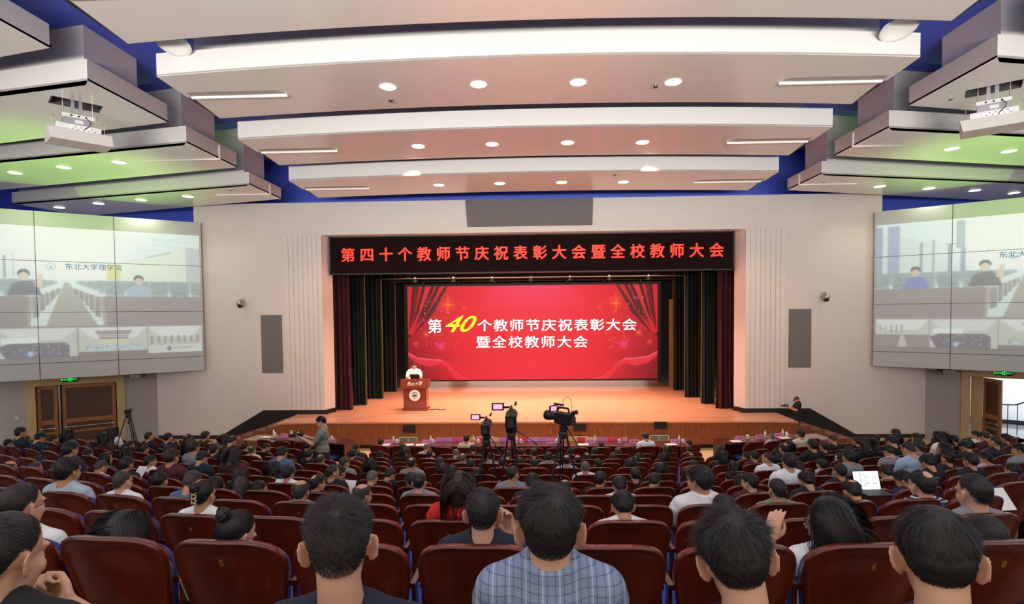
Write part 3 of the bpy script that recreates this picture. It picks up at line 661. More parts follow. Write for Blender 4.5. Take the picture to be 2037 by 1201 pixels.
# LED wall
def led_picture():
    R = Ras(420, 158, (.90, .09, .16))
    R.mix(np.clip(np.abs(R.x-.5)*1.6-.35, 0, 1), (.36, .10, .16), .95)
    R.mix(np.clip((R.y-.55)*1.5, 0, 1)*np.clip(np.abs(R.x-.5)*3.2-.35, 0, 1), (.34, .13, .20), .9)
    R.mix(np.exp(-(((R.x-.5)/.42)**4)*1.2), (.96, .15, .23), .85)
    R.poly([(.34, 0), (.65, 0), (.74, .22), (.30, .22)], (1, .34, .52), .25); R.ell(.5, -.05, .2, .4, (1, .45, .70), .75, True); R.ell(.5, .45, .25, .5, (1, .25, .30), .5, True); R.ell(.5, .95, .3, .3, (1, .22, .34), .7, True)
    rs = np.random.RandomState(4)
    for s in (0, 1):
        f = (lambda x: x) if s == 0 else (lambda x: 1-x)
        R.poly([(f(0), 0), (f(.155), 0), (f(.12), .2), (f(.06), .42), (f(0), .56)], (.42, .06, .10), .95)
        for a, b, c in ((.0, .022, (.92, .22, .24)), (.05, .062, (.86, .12, .16)), (.075, .098, (.95, .28, .30)), (.112, .122, (.80, .10, .14)), (.135, .155, (.90, .18, .22))):
            R.poly([(f(a), 0), (f(b), 0), (f(b*.62), .30), (f(b*.12), .52), (f(a*.08), .50), (f(a*.6), .28)], c, .85)
            R.poly([(f(b), 0), (f(b+.01), 0), (f(b*.66), .30), (f(b*.14), .52)], (.25, .03, .07), .8)
        for k in range(90):
            q = rs.rand(); x = .03+.17*rs.rand()**.8; y = .12+.55*q
            R.ell(f(x+.03*(1-q)), y, .0018+.002*rs.rand(), .004+.005*rs.rand(), ((1, .8, .35), (1, .55, .5), (.85, .3, .9))[k % 3], .75)
        for (x, y, r, c) in ((.17, .2, .006, (1, .85, .4)), (.165, .19, .03, (1, .5, .2)), (.075, .51, .012, (1, .8, .3)), (.032, .61, .012, (1, .5, .3)), (.135, .63, .02, (1, .4, .8)), (.23, .24, .01, (1, .6, .3))):
            R.ell(f(x), y, r, r*2.6, c, .8, True)
        R.poly([(f(.165-.028), .198), (f(.165), .19), (f(.165+.028), .198), (f(.165), .206)], (1, .75, .3), .8); R.poly([(f(.163), .09), (f(.167), .09), (f(.168), .3), (f(.162), .3)], (1, .75, .3), .6)
        pts = [(0, .70), (.04, .755), (.09, .77), (.13, .775), (.16, .82), (.19, .90), (.22, .96), (.27, 1.0)]
        up = [(f(x), y) for x, y in pts]; dn = [(f(x+.0), y+.045+.05*math.sin(x*22)**2) for x, y in pts][::-1]
        R.poly(up+dn, (1, .36, .42), .75)
        R.poly([(f(x), y+.004) for x, y in pts]+[(f(x), y+.016) for x, y in pts][::-1], (1, .62, .64), .9)
        R.poly([(f(.10), .80), (f(.17), .80), (f(.26), .90), (f(.36), .96), (f(.42), 1), (f(.20), 1), (f(.17), .92)], (.95, .16, .24), .5)
    a = R.a.copy(); a[..., 1] *= .62; a[..., 2] *= .72; a[..., 1] += .25*np.clip(R.a[..., 1]-.5, 0, 1); return a*.97
t = root('led_wall', 'large red lit screen at the back of the stage with white and yellow characters', 'screen', (0, 26.2, 0))
picture('screen_picture', (-5.94, -.0, 1.2), (5.98, -.0, 1.2), (-5.94, -.0, 5.7), led_picture(), vcol_emit('led_picture', .95, '200808'), t)
link('screen_cabinet', MB().box(-6.12, 6.16, .02, .3, 1.12, 5.84), M_black, t)
M_chrome = mat('base_metal', 'a09890', .12, .9)
link('metal_plinth', MB().box(-6.2, 6.24, -.12, .28, ZS, 1.14), M_chrome, t)
M_wt = mat('screen_white', 'ffffff', .5, emit='fff4f6', estr=1.25); M_yt = mat('screen_yellow', 'ffd21a', .5, emit='ffd21a', estr=1.2)
def scr(name, ch, px, py, size, m, **k):
    p = UY(px, py, 26.18); return wall_text(name, ch, size, (p[0], -.015, p[2]), m, t, extrude=.002, **k)
for j, ch in enumerate('第'): scr('lettering', ch, 865, 651, .72, M_wt, bold=.006)
for j, ch in enumerate('个教师节庆祝表彰大会'):
    o = scr('lettering', ch, 964+j*32.0, 649-j*.2, .66, M_wt, bold=.006); o.scale = (1.08, .92, 1)
for j, ch in enumerate('暨全校教师大会'):
    o = scr('lettering', ch, 961+j*32.3, 682-j*.1, .66, M_wt, bold=.006); o.scale = (1.08, .92, 1)
o = scr('lettering', '40', 908, 646, 1.3, M_yt, bold=.014, shear=.5); o.scale = (1.05, .85, 1)
# overhead pipes and borders under the banner
mb = MB(); mb.box(-8, 8, 20.6, 20.66, 6.5, 8.5); mb.box(-8, 8, 23.2, 23.26, 6.1, 8.5); mb.box(-8, 8, 25.4, 25.46, 5.86, 8.5)
struct('trim_7', mb, M_dark)
for k, (y, z) in enumerate(((21.3, 5.86), (22.6, 5.74), (24.2, 5.72))):
    t = root('lighting_bar', f'dark lighting pipe above the stage, {ORD[k]} from the front', 'lighting bar', (0, y, z))
    link('pipe', MB().tube([(-6.4, 0, .1), (6.4, 0, .1)], .03, 8).tube([(-5, 0, .1), (-5, 0, 9.198-z)], .012, 6).tube([(5, 0, .1), (5, 0, 9.198-z)], .012, 6), mat('pipe_grey', '2a2320', .6), t)
    for j in range(7):
        x = -4.8+j*1.6; l = link('lamp_body', MB().lathe([(.04, .16), (.09, .1), (.1, -.05), (.09, -.06), (.08, -.03)], 12, (x, 0, 0)).box(x-.02, x+.02, -.03, .03, .1, .2), M_black, t)
# curtains
M_redvelvet = mat('red_velvet', '3a0a10', .95, noise=(4, .3)); M_greenvelvet = mat('green_velvet', '0b1e1a', .95, noise=(4, .3)); M_piping = mat('curtain_piping', '8a6a40', .7)
def curtain(name, x0, x1, y, z0, z1, m, label, folds, edge=None, spill=0):
    t = root(name, label, 'curtain', ((x0+x1)/2, y, z0)); xc = (x0+x1)/2; n = max(24, folds*10)
    def fn(u, v, off):
        x = x0+(x1-x0)*u; sp = (1-v)**8*spill
        yv = .07*math.sin(u*folds*2*PI+.4*math.sin(v*3))+.03*math.sin(u*folds*5.1+v*2)
        return (x-xc+(x-xc)*sp, yv*(1+.5*(1-v))+off-sp*.3, (z1-z0)*v)
    mb = MB(); mb.grid(lambda u, v: fn(u, v, 0), n, 14); mb.grid(lambda u, v: fn(1-u, v, .02), n, 14)
    link('drape', mb, m, t, smooth=True)
    if edge is not None:
        xe = (x1 if edge > 0 else x0)-xc; link('edge_piping', MB().box(xe-.012, xe+.012, -.012, .012, 0, z1-z0), M_piping, t)
    return t
for sx, nm in ((-1, 'left'), (1, 'right')):
    S = lambda a, b: (min(sx*a, sx*b), max(sx*a, sx*b))
    curtain('curtain', *S(7.36, abs(UY(697 if sx < 0 else 1427, 700, 20.02)[0])), 20.02, ZS, 6.3, M_redvelvet, f'dark red velvet front curtain at the {nm} edge of the stage', 4, None, .22)
    curtain('curtain', *S(6.95, abs(UY(728 if sx < 0 else 1395, 700, 21)[0])), 21.0, ZS+.01, 6.9, M_greenvelvet, f'dark green stage curtain next to the red one at the {nm}', 4, -sx)
    curtain('curtain', *S(6.9, abs(UY(761 if sx < 0 else 1362, 700, 22.6)[0])), 22.6, ZS+.01, 7.0, M_greenvelvet, f'dark green stage curtain, middle one of three at the {nm}', 4, -sx)
    curtain('curtain', *S(6.95, abs(UY(788 if sx < 0 else 1339, 700, 24.6)[0])), 24.6, ZS+.01, 7.0, M_greenvelvet, f'dark green stage curtain nearest the lit screen at the {nm}', 4, -sx)
t = root('wood_side_panel', 'tall narrow light wood panel beside the right end of the lit screen', 'wood panel', (6.62, 26.0, ZS))
link('board', MB().box(-.14, .14, 0, .08, 0, 4.1), wood('light_oak', 'b78a54', 'c99c62', .4, (1, 1, .3)), t)
for z in (.45, 1.5, 2.6, 3.6): link('hinge', MB().box(.02, .10, -.02, 0, z, z+.05), M_steel, t)
# stage front vents
for j, px in enumerate((814, 1153, 1314)):
    p = UY(px, (853, 850, 846)[j], 17.6); t = root('floor_socket_grille', 'small black square grille in the stage front, '+('left one of three', 'middle one of three', 'rightmost of three')[j], 'grille', (p[0], 17.61, p[2]))
    mb = MB().box(-.20, .20, -.03, 0, -.12, .12); link('frame', mb, M_black, t)
    mb = MB(); [mb.box(-.18, .18, -.045, -.03, z, z+.012) for z in (-.09, -.06, -.03, 0, .03, .06, .09)]; link('slats', mb, mat('grille_slat', '2a2018', .5), t)
for j, px in enumerate((812.5, 966, 1151, 1311)):
    p = UY(px, (874.5, 874, 873.5, 871)[j], 17.6); t = root('air_vent', 'cream louvred air vent in the stage front, '+ORD[j]+' of four from the left', 'vent', (p[0], 17.61, p[2]))
    mb = MB(); w, h = .31, .10
    for a in ((-w, w, h-.02, h), (-w, w, -h, -h+.02), (-w, -w+.02, -h, h), (w-.02, w, -h, h), (-.008, .008, -h, h)): mb.box(a[0], a[1], -.05, 0, a[2], a[3])
    link('frame', mb, mat('vent_cream', 'd8cdb2', .5), t)
    mb = MB(); [mb.cbox((0, -.02, z), (w-.02, .012, .003), Matrix.Rotation(.6, 3, 'X')) for z in np.linspace(-h+.03, h-.03, 8)]; link('louvre', mb, mat('louvre_grey', '9a937f', .5), t)
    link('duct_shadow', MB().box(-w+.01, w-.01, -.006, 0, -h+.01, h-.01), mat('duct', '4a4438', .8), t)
# podium
M_podium = wood('podium_wood', '6e2814', '8a3a1c', .3, (1.5, 1.5, .6), coat=.4)
px0 = UY(826, 817, 19.75); PODX = px0[0]
t = root('podium', 'red-brown wooden lectern with white seal and characters at the left of the stage', 'lectern', (PODX, 19.95, ZS))
bevel(link('base', MB().box(-.47, .47, -.28, .28, 0, .07), M_podium, t), .012)
bevel(link('body', MB().box(-.42, .42, -.24, .24, .07, .82), M_podium, t), .008)
bevel(link('desk_box', MB().add([(-.5,-.32,.82),(.5,-.32,.82),(.5,.26,.82),(-.5,.26,.82),(-.5,-.32,1.16),(.5,-.32,1.16),(.5,.26,1.10),(-.5,.26,1.10)], [(0,3,2,1),(4,5,6,7),(0,1,5,4),(1,2,6,5),(2,3,7,6),(3,0,4,7)]), M_podium, t), .01)
M_seal = mat('seal_white', 'fbf3df', .4); M_sealblue = mat('seal_blue', '35466a', .4)
for j, ch in enumerate('东北大学'): o = wall_text('lettering', ch, (.17, .11, .11, .17)[j], (-.19+j*.135, -.326, .99+(.0, -.02, -.0, .01)[j]), M_seal, t, extrude=.002, shear=.25, bold=.002)
se = link('seal', MB().lathe([(.205, 0), (.205, .01), (.19, .014), (.001, .014)], 32, (0, -.241, .56), (0, -1, 0)), M_seal, t)
mb = MB(); n = 16
ring = [(math.cos(a)*.135, math.sin(a)*.13) for a in np.linspace(.15*PI, .85*PI, n)]+[(math.cos(a)*.115, math.sin(a)*.105) for a in np.linspace(.85*PI, .15*PI, n)]
ring = [(x, z) for x, z in ring]; m_ = len(ring); mb.add([(x, -.259, .56+z-.01) for x, z in ring], [tuple(range(m_))])
mb.add([(-.10, -.259, .52), (-.06, -.259, .60), (-.04, -.259, .575), (0, -.259, .63), (.035, -.259, .58), (.06, -.259, .60), (.10, -.259, .52)], [tuple(range(7))])
mb.add([(-.06, -.259, .475), (.06, -.259, .475), (.035, -.259, .45), (-.035, -.259, .45)], [(0,1,2,3)])
link('emblem', mb, M_sealblue, se)
t = root('laptop', 'dark laptop open on the lectern in front of the speaker', 'laptop', (PODX-.02, 19.92, ZS+1.13))
link('base', MB().box(-.17, .17, -.02, .2, 0, .02), M_black, t); link('lid', MB().cbox((0, -.05, .09), (.17, .006, .10), Matrix.Rotation(.25, 3, 'X')), M_black, t)
t = root('microphone', 'thin gooseneck microphone on the lectern', 'microphone', (PODX+.24, 19.95, ZS+1.13))
link('stalk', MB().tube([(0, 0, 0), (.01, .02, .14), (-.06, .08, .24)], .006, 6), M_black, t); link('capsule', MB().ell((-.075, .09, .25), (.015, .02, .02), n=10, m=8), M_black, t)
tag(link('floor_cable', MB().tube([(PODX+.5, 19.9, ZS+.012), (PODX+.62, 19.85, ZS+.012), (PODX+.75, 19.95, ZS+.012), (PODX+.95, 19.8, ZS+.012), (PODX+1.1, 19.88, ZS+.012)], .012, 6), M_cable), 'short dark cable lying on the stage boards right of the lectern', 'cable')
# ------------------------------------------------------------------ front tables with cups, bottles, name cards
M_table = wood('table_maroon', '4a1712', '5e2018', .35, (1, 1, 1), coat=.3); M_pink = mat('card_pink', 'e58ab4', .5); M_cardmark = mat('card_mark', '9a3f7a', .6); M_paper = mat('paper', 'efece6', .7)
M_cup = mat('cup_white', 'f1ede4', .25); M_bottle = mat('bottle_clear', 'e6e2e0', .15); M_bluecap = mat('bottle_cap', 'f3e9ea', .4)
def table(x0, x1, y, label, rz=0):
    w = (x1-x0)/2; t = root('long_table', label, 'table', ((x0+x1)/2, y, 0), rz, 'long tables before the stage')
    bevel(link('tabletop', MB().box(-w, w, -.3, .3, .72, .76), M_table, t), .006)
    link('modesty_panel', MB().box(-w+.04, w-.04, .22, .25, .08, .72), M_table, t)
    for s in (-1, 1): link('side_panel', MB().box(s*(w-.03)-.02, s*(w-.03)+.02, -.27, .27, 0, .72), M_table, t)
    link('shelf', MB().box(-w+.05, w-.05, -.1, .21, .5, .52), M_table, t)
    return t
TY = 15.15
for k in range(5):
    a = -4.15+k*1.66; table(a+.005, a+1.655, TY, 'dark red long table in the middle before the stage, '+ORD[k]+' of five from the left')
ROT = {}
def side_xy(sx, s): return (sx*(5.25+s*.97), TY+.25+s*.26)
for sx, nm in ((-1, 'left'), (1, 'right')):
    c, s_ = math.cos(.26), math.sin(.26)
    for k in range(1 if sx < 0 else 1):
        x, y = side_xy(sx, 1.2); table(x-1.25, x+1.25, y, f'dark red long table before the {nm} block of seats', sx*.26)
rnd = random.Random(5)
def tbl_pt(px, py, lift=0):
    """point standing on a table: bottom centre"""
    p = UZ(px, py, .762); return p
def card(px, where):
    p = on_table(px); t = root('name_card', 'pink folded name card '+where, 'name card', (p[0], p[1]+.0, .762), p[3], 'name cards on the front tables')
    link('card', MB().add([(-.12,-.035,0),(.12,-.035,0),(.12,.035,0),(-.12,.035,0),(-.12,0,.11),(.12,0,.11)], [(0,3,2,1),(0,1,5,4),(2,3,4,5),(0,4,3),(1,2,5)]), M_pink, t)
    mb = MB()
    for x in (-.07, 0, .07): mb.add([(x-.022,-.0275,.035),(x+.022,-.0275,.035),(x+.022,-.0125,.08),(x-.022,-.0125,.08)], [(0,1,2,3)])
    link('name_marks', mb, M_cardmark, t)
def on_table(px, dy=0):
    """x,y on whichever table the pixel column crosses"""
    for it in range(3):
        p = UY(px, 880, TY+dy)
        if abs(p[0]) < 4.15: return p[0], TY+dy, .762, 0
        sx = 1 if p[0] > 0 else -1; y = TY+dy
        for _ in range(6):
            p = UY(px, 880, y); s = (abs(p[0])-5.25)/.97; y = TY+.25+s*.26+dy
        return p[0], y, .762, sx*.26
for px, w in ((566, 'on the left table, left one'), (606, 'on the left table beside the photographer'), (773, 'at the left end of the middle tables'), (849, 'second from the left on the middle tables'), (1095, 'left of the tallest camera tripod'), (1173, 'right of the tallest camera tripod'), (1262, 'by the large white-shirted man'), (1343, 'at the right end of the middle tables'), (1471, 'leftmost of three on the right table'), (1511, 'middle one of three on the right table'), (1549, 'rightmost of three on the right table')): card(px, w)
def cup(px, where, dy=-.02):
    p = on_table(px, dy); t = root('lidded_cup', 'white lidded tea cup '+where, 'cup', (p[0], p[1], .762), 0, 'tea cups on the front tables')
    link('cup_body', MB().lathe([(.03, 0), (.042, .01), (.045, .09), (.047, .095)], 16).tube([(.04, 0, .075), (.075, 0, .065), (.075, 0, .035), (.04, 0, .025)], .007, 6), M_cup, t, smooth=True)
    link('lid', MB().lathe([(.05, .096), (.045, .11), (.012, .12), (.012, .13), (.017, .14), (.004, .148)], 16), M_cup, t, smooth=True)
def bottle(px, where, dy=.06):
    p = on_table(px, dy); t = root('water_bottle', 'small clear water bottle '+where, 'bottle', (p[0], p[1], .762), 0, 'water bottles on the front tables')
    link('bottle_body', MB().lathe([(.028, 0), (.032, .01), (.032, .07), (.028, .09), (.032, .11), (.03, .14), (.014, .17), (.013, .185)], 14), M_bottle, t, smooth=True)
    link('label_band', MB().lathe([(.033, .045), (.033, .085)], 14), M_pink, t); link('cap', MB().lathe([(.015, .185), (.015, .205), (.001, .206)], 12), M_bluecap, t)
WH = lambda px: ('on the left table' if px < 700 else 'on the right table' if px > 1400 else 'on the middle tables')
for j, (px, w) in enumerate(((547, 'at the left end of the left table'), (660, 'at the right end of the left table'), (789, 'leftmost on the middle tables'), (861, 'second from the left on the middle tables'), (951, 'behind the leftmost camera tripod'), (1036, 'behind the middle camera tripod'), (1107, 'left of the tallest camera tripod'), (1232, 'left of the large white-shirted man'), (1359, 'at the right end of the middle tables'), (1487, 'at the left end of the right table'), (1565, 'at the right end of the right table'))): cup(px, w)
for px, w in ((545, 'at the far left of the left table'), (580, 'between the name cards of the left table'), (593, 'nearest the photographer on the left table'), (653, 'behind the photographer'), (783, 'leftmost on the middle tables'), (857, 'second from the left on the middle tables'), (942, 'right of the left white-shirted man'), (1028, 'behind the middle camera tripod'), (1112, 'left of the tallest camera tripod'), (1184, 'right of the tallest camera tripod'), (1351, 'at the right end of the middle tables'), (1522, 'beside the grey-haired man on the right table'), (1557, 'at the right of the right table')): bottle(px, w)
for px, w in ((530, 'at the left end of the left table'), (765, 'before the leftmost man of the middle tables'), (812, 'left of the second cup of the middle tables'), (838, 'by the second name card of the middle tables'), (1160, 'right of the tallest camera tripod'), (1335, 'at the right end of the middle tables'), (1464, 'at the left end of the right table'), (1560, 'at the right end of the right table')):
    p = on_table(px, -.14); o = link('paper_sheet', MB().box(-.15, .15, -.1, .1, 0, .004), M_paper, None, (p[0], p[1], .762), (0, 0, p[3]+rnd.uniform(-.2, .2)))
    tag(o, 'white paper sheet '+w, 'paper', 'papers on the front tables')
# coloured strip running along the back of the middle tables
p0 = UY(866, 891, TY+.22); p1 = UY(1248, 888, TY+.22)
t = root('coloured_strip', 'pink, red and yellow strip standing along the middle tables', 'strip', (0, TY+.24, .762)); rs = random.Random(2); x = p0[0]; cols = ['d98bd0', 'e8619a', 'f0b05a', 'e63a4a', 'f2c7a0', 'e27fc0', 'f04a60', 'e9a0d8']
k = 0
while x < p1[0]-.01:
    w = min(rs.uniform(.18, .5), p1[0]-x); link('colour_field', MB().box(x, x+w, -.012, .0, 0, .11), mat('strip_'+cols[k % 8], cols[k % 8], .5), t); x += w; k += 1
for sx, nm in ((-1, 'left'), (1, 'right')):
    x = sx*7.9; t = root('low_table', f'pale topped low table at the foot of the {nm} stage steps', 'table', (x, 16.0, 0), sx*.2)
    bevel(link('tabletop', MB().box(-.6, .6, -.35, .35, .70, .73), mat('lilac_top', '9c8b88', .4), t), .01)
    for a in (-.54, .54):
        for b in (-.29, .29): link('leg', MB().box(a-.02, a+.02, b-.02, b+.02, 0, .70), M_black, t)
# ================================================================== AUDITORIUM SEATS
M_seatwood = wood('seat_lacquer', '561b0d', '6e2511', .25, (1.6, 1, .5), coat=.35)
M_blueplush = mat('blue_plush', '2c4696', .9, bump=(400, .2)); M_seatmetal = mat('seat_metal', '2a2422', .4, .6)
M_gold = mat('gold_number', 'b9923f', .35, .5)
def seat_outline(n):
    """(x, z) outline of the backrest, widest near the top, arched top, from bottom-left round to bottom-right"""
    pts = []; wt = .279
    for k in range(n):
        a = PI*k/(n-1); c, s = math.cos(a), math.sin(a)
        x = -wt*math.copysign(abs(c)**.60, c); z = .70+.18*abs(s)**.62
        pts.append((x, z))
    low = [(-.262, .60), (-.240, .48), (-.222, .34)]
    return low[::-1]+pts+[(-x, z) for x, z in low]
def yback(x, z): return -.03-.16*(z-.34)/.54+.055*(x/.28)**2      # rear surface of the reclined shell
def build_backrest(n=17):
    out = seat_outline(n); cx, cz = 0, .6; rings = [(1.0, .012), (1.0, 0.0), (.985, -.010), (.955, -.012), (.93, -.004), (.91, 0), (.7, 0), (.4, 0), (.1, 0)]
    vs = []; fs = []; m = len(out)
    for s, dy in [(.9, .03), (1.0, .03)]+rings:
        for x, z in out:
            X, Z = cx+(x-cx)*s, cz+(z-cz)*s; vs.append((X, yback(X, Z)+dy, Z))
    R = 2+len(rings)
    for r in range(R-1):
        for k in range(m): fs.append((r*m+k, r*m+(k+1)%m, (r+1)*m+(k+1)%m, (r+1)*m+k))
    fs.append(tuple(range((R-1)*m, R*m))); fs.append(tuple(range(m-1, -1, -1)))
    return MB().add(vs, fs)
def build_back_cushion(n=17):
    out = seat_outline(n); vs = []; fs = []; m = len(out)
    prof = [(.95, .03), (.975, .036), (.985, .055), (.96, .085), (.88, .10), (.6, .11), (.2, .112)]
    for s, dy in prof:
        for x, z in out:
            X, Z = x*s*.965, .60+(z-.60)*s*(.87 if z > .6 else 1); vs.append((X, yback(X, Z)+dy, Z))
    for r in range(len(prof)-1):
        for k in range(m): fs.append((r*m+k, r*m+(k+1)%m, (r+1)*m+(k+1)%m, (r+1)*m+k))
    fs.append(tuple(range((len(prof)-1)*m, len(prof)*m))); fs.append(tuple(range(m-1, -1, -1)))
    return MB().add(vs, fs)
def pillow(x0, x1, y0, y1, z0, z1, r=.04):
    mb = MB(); mb.box(x0, x1, y0, y1, z0, z1); return mb
SEATDATA = {}
def seat_parts(lod):
    n = 17 if lod == 0 else 11
    d = [('backrest', build_backrest(n).mesh('backrest', True), M_seatwood), ('back_cushion', build_back_cushion(n).mesh('back_cushion', True), M_blueplush)]
    bmv = MB().grid(lambda u, v: ((u-.5)*.50, .06+v*.42, .37+.02*math.sin(PI*min(max(u, .03), .97))**.3*math.sin(PI*min(max(v, .03), .97))**.3), 8, 8).grid(lambda u, v: ((.5-u)*.50, .06+v*.42, .335), 8, 8).box(-.25, .25, .06, .48, .335, .37)
    d.append(('seat_cushion', bmv.mesh('seat_cushion', False), M_blueplush))
    d.append(('seat_pan', MB().box(-.255, .255, .05, .49, .315, .335).mesh('seat_pan'), M_seatwood))
    for s in (-1, 1):
        d.append(('armrest', MB().box(s*.272-.014, s*.272+.014, -.02, .36, .60, .625).box(s*.272-.01, s*.272+.01, -.0, .05, .34, .60).mesh('armrest'), M_seatwood))
        d.append(('leg', MB().box(s*.24-.02, s*.24+.02, -.03, .03, .015, .36).box(s*.24-.03, s*.24+.03, -.09, .26, 0, .015).box(s*.24-.012, s*.24+.012, .0, .32, .31, .345).mesh('leg'), M_seatmetal))
    return d
SEATDATA[0] = seat_parts(0); SEATDATA[1] = seat_parts(1)
PITCH_S = .597
def seat_xy(i, s):
    """root position of a seat at arc length s on row i"""
    a = s/RARC; X = RARC*math.sin(a); Y = row_y(i)+RARC*(1-math.cos(a))
    return X, Y, a
SEATS = []
for i in range(NROW):
    off = .56 if i % 2 else .06
    for k in range(-26, 27):
        s = (k+off)*PITCH_S; X, Y, a = seat_xy(i, s)
        px, py = PX((X, Y, ZTOP[i])); 
        if not (-45 < px < 2080): continue
        aX = abs(X)
        if (aX-13.42)*.814*0+(.581*(aX-13.42)+.814*(Y-YW)) > -1.0: continue
        if i == 12 and not (aX < 4.45 or 5.7 < aX < 8.2): continue
        if i == 11 and not (aX < 4.45 or (5.5 < aX < 11.6)): continue
        if i in (9, 10) and (4.55 < aX < 5.45): continue
        if i == 12 and aX > 7.8: continue
        if i == 0 and px < -30: continue
        if py < 866 and (px < 520 or px > 1590): continue
        SEATS.append((i, s, X, Y, a, px))
SEATS.sort(key=lambda q: (q[0], q[5]))
FARSEATS = set(q[:2] for q in sorted(SEATS, key=lambda q: -(q[2]**2+q[3]**2))[:max(0, len(SEATS)-300)])
NUMS = {(1, 410): '5', (1, 1748): '6', (1, 2015): '8', (1, 1208): '2', (2, 164): '11', (2, 338): '9', (2, 878): '3', (2, 1985): '11', (3, 565): '7', (3, 1712): '10', (3, 172): '13', (3, 1980): '12', (4, 1600): '7'}
NUMSEAT = {}
for (i, px), s in NUMS.items():
    c = min([q for q in SEATS if q[0] == i], key=lambda q: abs(q[5]-px)); NUMSEAT[(i, c[1])] = s
ROWNAME = lambda i: ORD[i-1] if i > 0 else 'nearest'
def side_rank(i, s):
    same = sorted([q[1] for q in SEATS if q[0] == i and (q[1] > 0) == (s > 0)], key=abs); return same.index(s), ('right' if s > 0 else 'left')
stuffmb = MB()
for (i, s, X, Y, a, px) in SEATS:
    if (i, s) in FARSEATS:
        M4 = Matrix.Translation((X+.19*-math.sin(a*1.2), Y+.19*math.cos(a*1.2), row_f(i))) @ Matrix.Rotation(a*1.2, 4, 'Z')
        for nm, me, m in SEATDATA[1][:1]+SEATDATA[1][2:4]: stuffmb.add([M4 @ v.co for v in me.vertices], [tuple(p.vertices) for p in me.polygons])
        continue
    r, sd = side_rank(i, s)
    if i == 0: lab = f'red-brown seat below the frame edge, {ORD[r]} {sd} of the hall axis'
    else: lab = f'red-brown lacquered seat in the {ORD[i-1]} row from the camera, {ORD[r]} {sd} of centre'
    if (i, s) in NUMSEAT: lab = f'red-brown seat with number {NUMSEAT[(i, s)]}, {ORD[i-1]} row from the camera, {ORD[r]} {sd} of centre'
    ca, sa = math.cos(a*1.2), math.sin(a*1.2)
    t = root('auditorium_seat', lab, 'seat', (X-.19*sa, Y+.19*ca-(.17 if i == 0 else 0), row_f(i)), a*1.2, 'red-brown auditorium seats')
    for nm, me, m in SEATDATA[0 if i < 5 else 1]:
        if i > 7 and nm in ('leg', 'armrest', 'seat_pan'): continue
        link(nm, me, m, t)
    if (i, s) in NUMSEAT:
        me = text_mesh(NUMSEAT[(i, s)], .05, .0008, bold=.001); me.materials.append(M_gold)
        o = bpy.data.objects.new('seat_number', me); COL.objects.link(o); o.parent = t
        o.location = (0, yback(0, .765)-.0022, .765); o.rotation_euler = (PI/2+.29, 0, 0)
if stuffmb.v:
    o = link('distant_seats', stuffmb, M_seatwood, kind='stuff', smooth=True); tag(o, 'farthest red-brown seats at the outer ends of the front rows', 'seats')
print('SEATS', len(SEATS))
# ================================================================== PEOPLE
def remesh(mb, voxel, name, smooth=4):
    o = bpy.data.objects.new('tmp', mb.mesh('tmp')); COL.objects.link(o)
    m = o.modifiers.new('r', 'REMESH'); m.mode = 'VOXEL'; m.voxel_size = voxel; m.use_smooth_shade = True
    if smooth: s = o.modifiers.new('s', 'SMOOTH'); s.factor = .5; s.iterations = smooth
    dg = bpy.context.evaluated_depsgraph_get(); dg.update()
    me = bpy.data.meshes.new_from_object(o.evaluated_get(dg)); me.name = name
    old = o.data; bpy.data.objects.remove(o); bpy.data.meshes.remove(old)
    me.polygons.foreach_set('use_smooth', [True]*len(me.polygons)); return me
ELL = [((0, -.012, .035), (.077, .097, .088)), ((0, .022, -.035), (.063, .070, .085)), ((0, -.048, .005), (.066, .058, .068))]
HEADC = Vector((0, .065, 1.10)); NECK = Vector((0, .035, .985))
def head_matrix(yaw=0, pitch=0, roll=0, off=(0, 0, 0)):
    """pose of the head frame in the sitter's frame: yaw>0 looks to the picture's right, pitch>0 looks down"""
    R = Matrix.Rotation(-yaw, 4, 'Z') @ Matrix.Rotation(-pitch, 4, 'X') @ Matrix.Rotation(roll, 4, 'Y')
    return Matrix.Translation(NECK+Vector(off)) @ R @ Matrix.Translation(HEADC-NECK)
def head_prims(mb, H, fine=True):
    R3 = H.to_3x3(); P = lambda c: H @ Vector(c)
    e = lambda c, r, R=None, n=20, m=14: mb.ell(P(c), r, R3 @ (R or Matrix.Identity(3)), n, m)
    for c, r in ELL: e(c, r, n=28, m=18)
    e((0, .045, -.092), (.036, .033, .030)); e((0, .010, -.07), (.056, .055, .05))
    for s in (-1, 1):
        e((s*.036, .058, -.036), (.026, .024, .028)); e((s*.03, .073, .018), (.03, .016, .012)); e((s*.031, .072, .004), (.016, .0125, .007)); e((s*.031, .071, -.014), (.015, .011, .006))
        R = Matrix.Rotation(s*.64, 3, 'Z')
        e((s*.087, -.014, -.012), (.006, .022, .032), R); e((s*.076, .0, -.02), (.010, .012, .02))
        if fine: mb.tube([P((s*.074, .004, -.0)), P((s*.086, -.004, .019)), P((s*.096, -.02, .020)), P((s*.100, -.031, .003)), P((s*.094, -.028, -.02)), P((s*.083, -.013, -.043)), P((s*.074, .002, -.046))], [.004, .0045, .0045, .0045, .004, .006, .006], 8)
    mb.tube([P((0, .086, .012)), P((0, .094, -.01)), P((0, .106, -.032))], [.008, .009, .012], 10); e((0, .098, -.036), (.015, .012, .009))
    e((0, .086, -.062), (.024, .010, .006)); e((0, .084, -.071), (.021, .011, .007))
def neck_prims(mb, H):
    P = lambda c: H @ Vector(c)
    mb.tube([P((0, -.022, -.03)), P((0, -.028, -.085)), Vector((0, .035, .965)), Vector((0, .045, .90))], [.058, .055, .062, .075], 18)
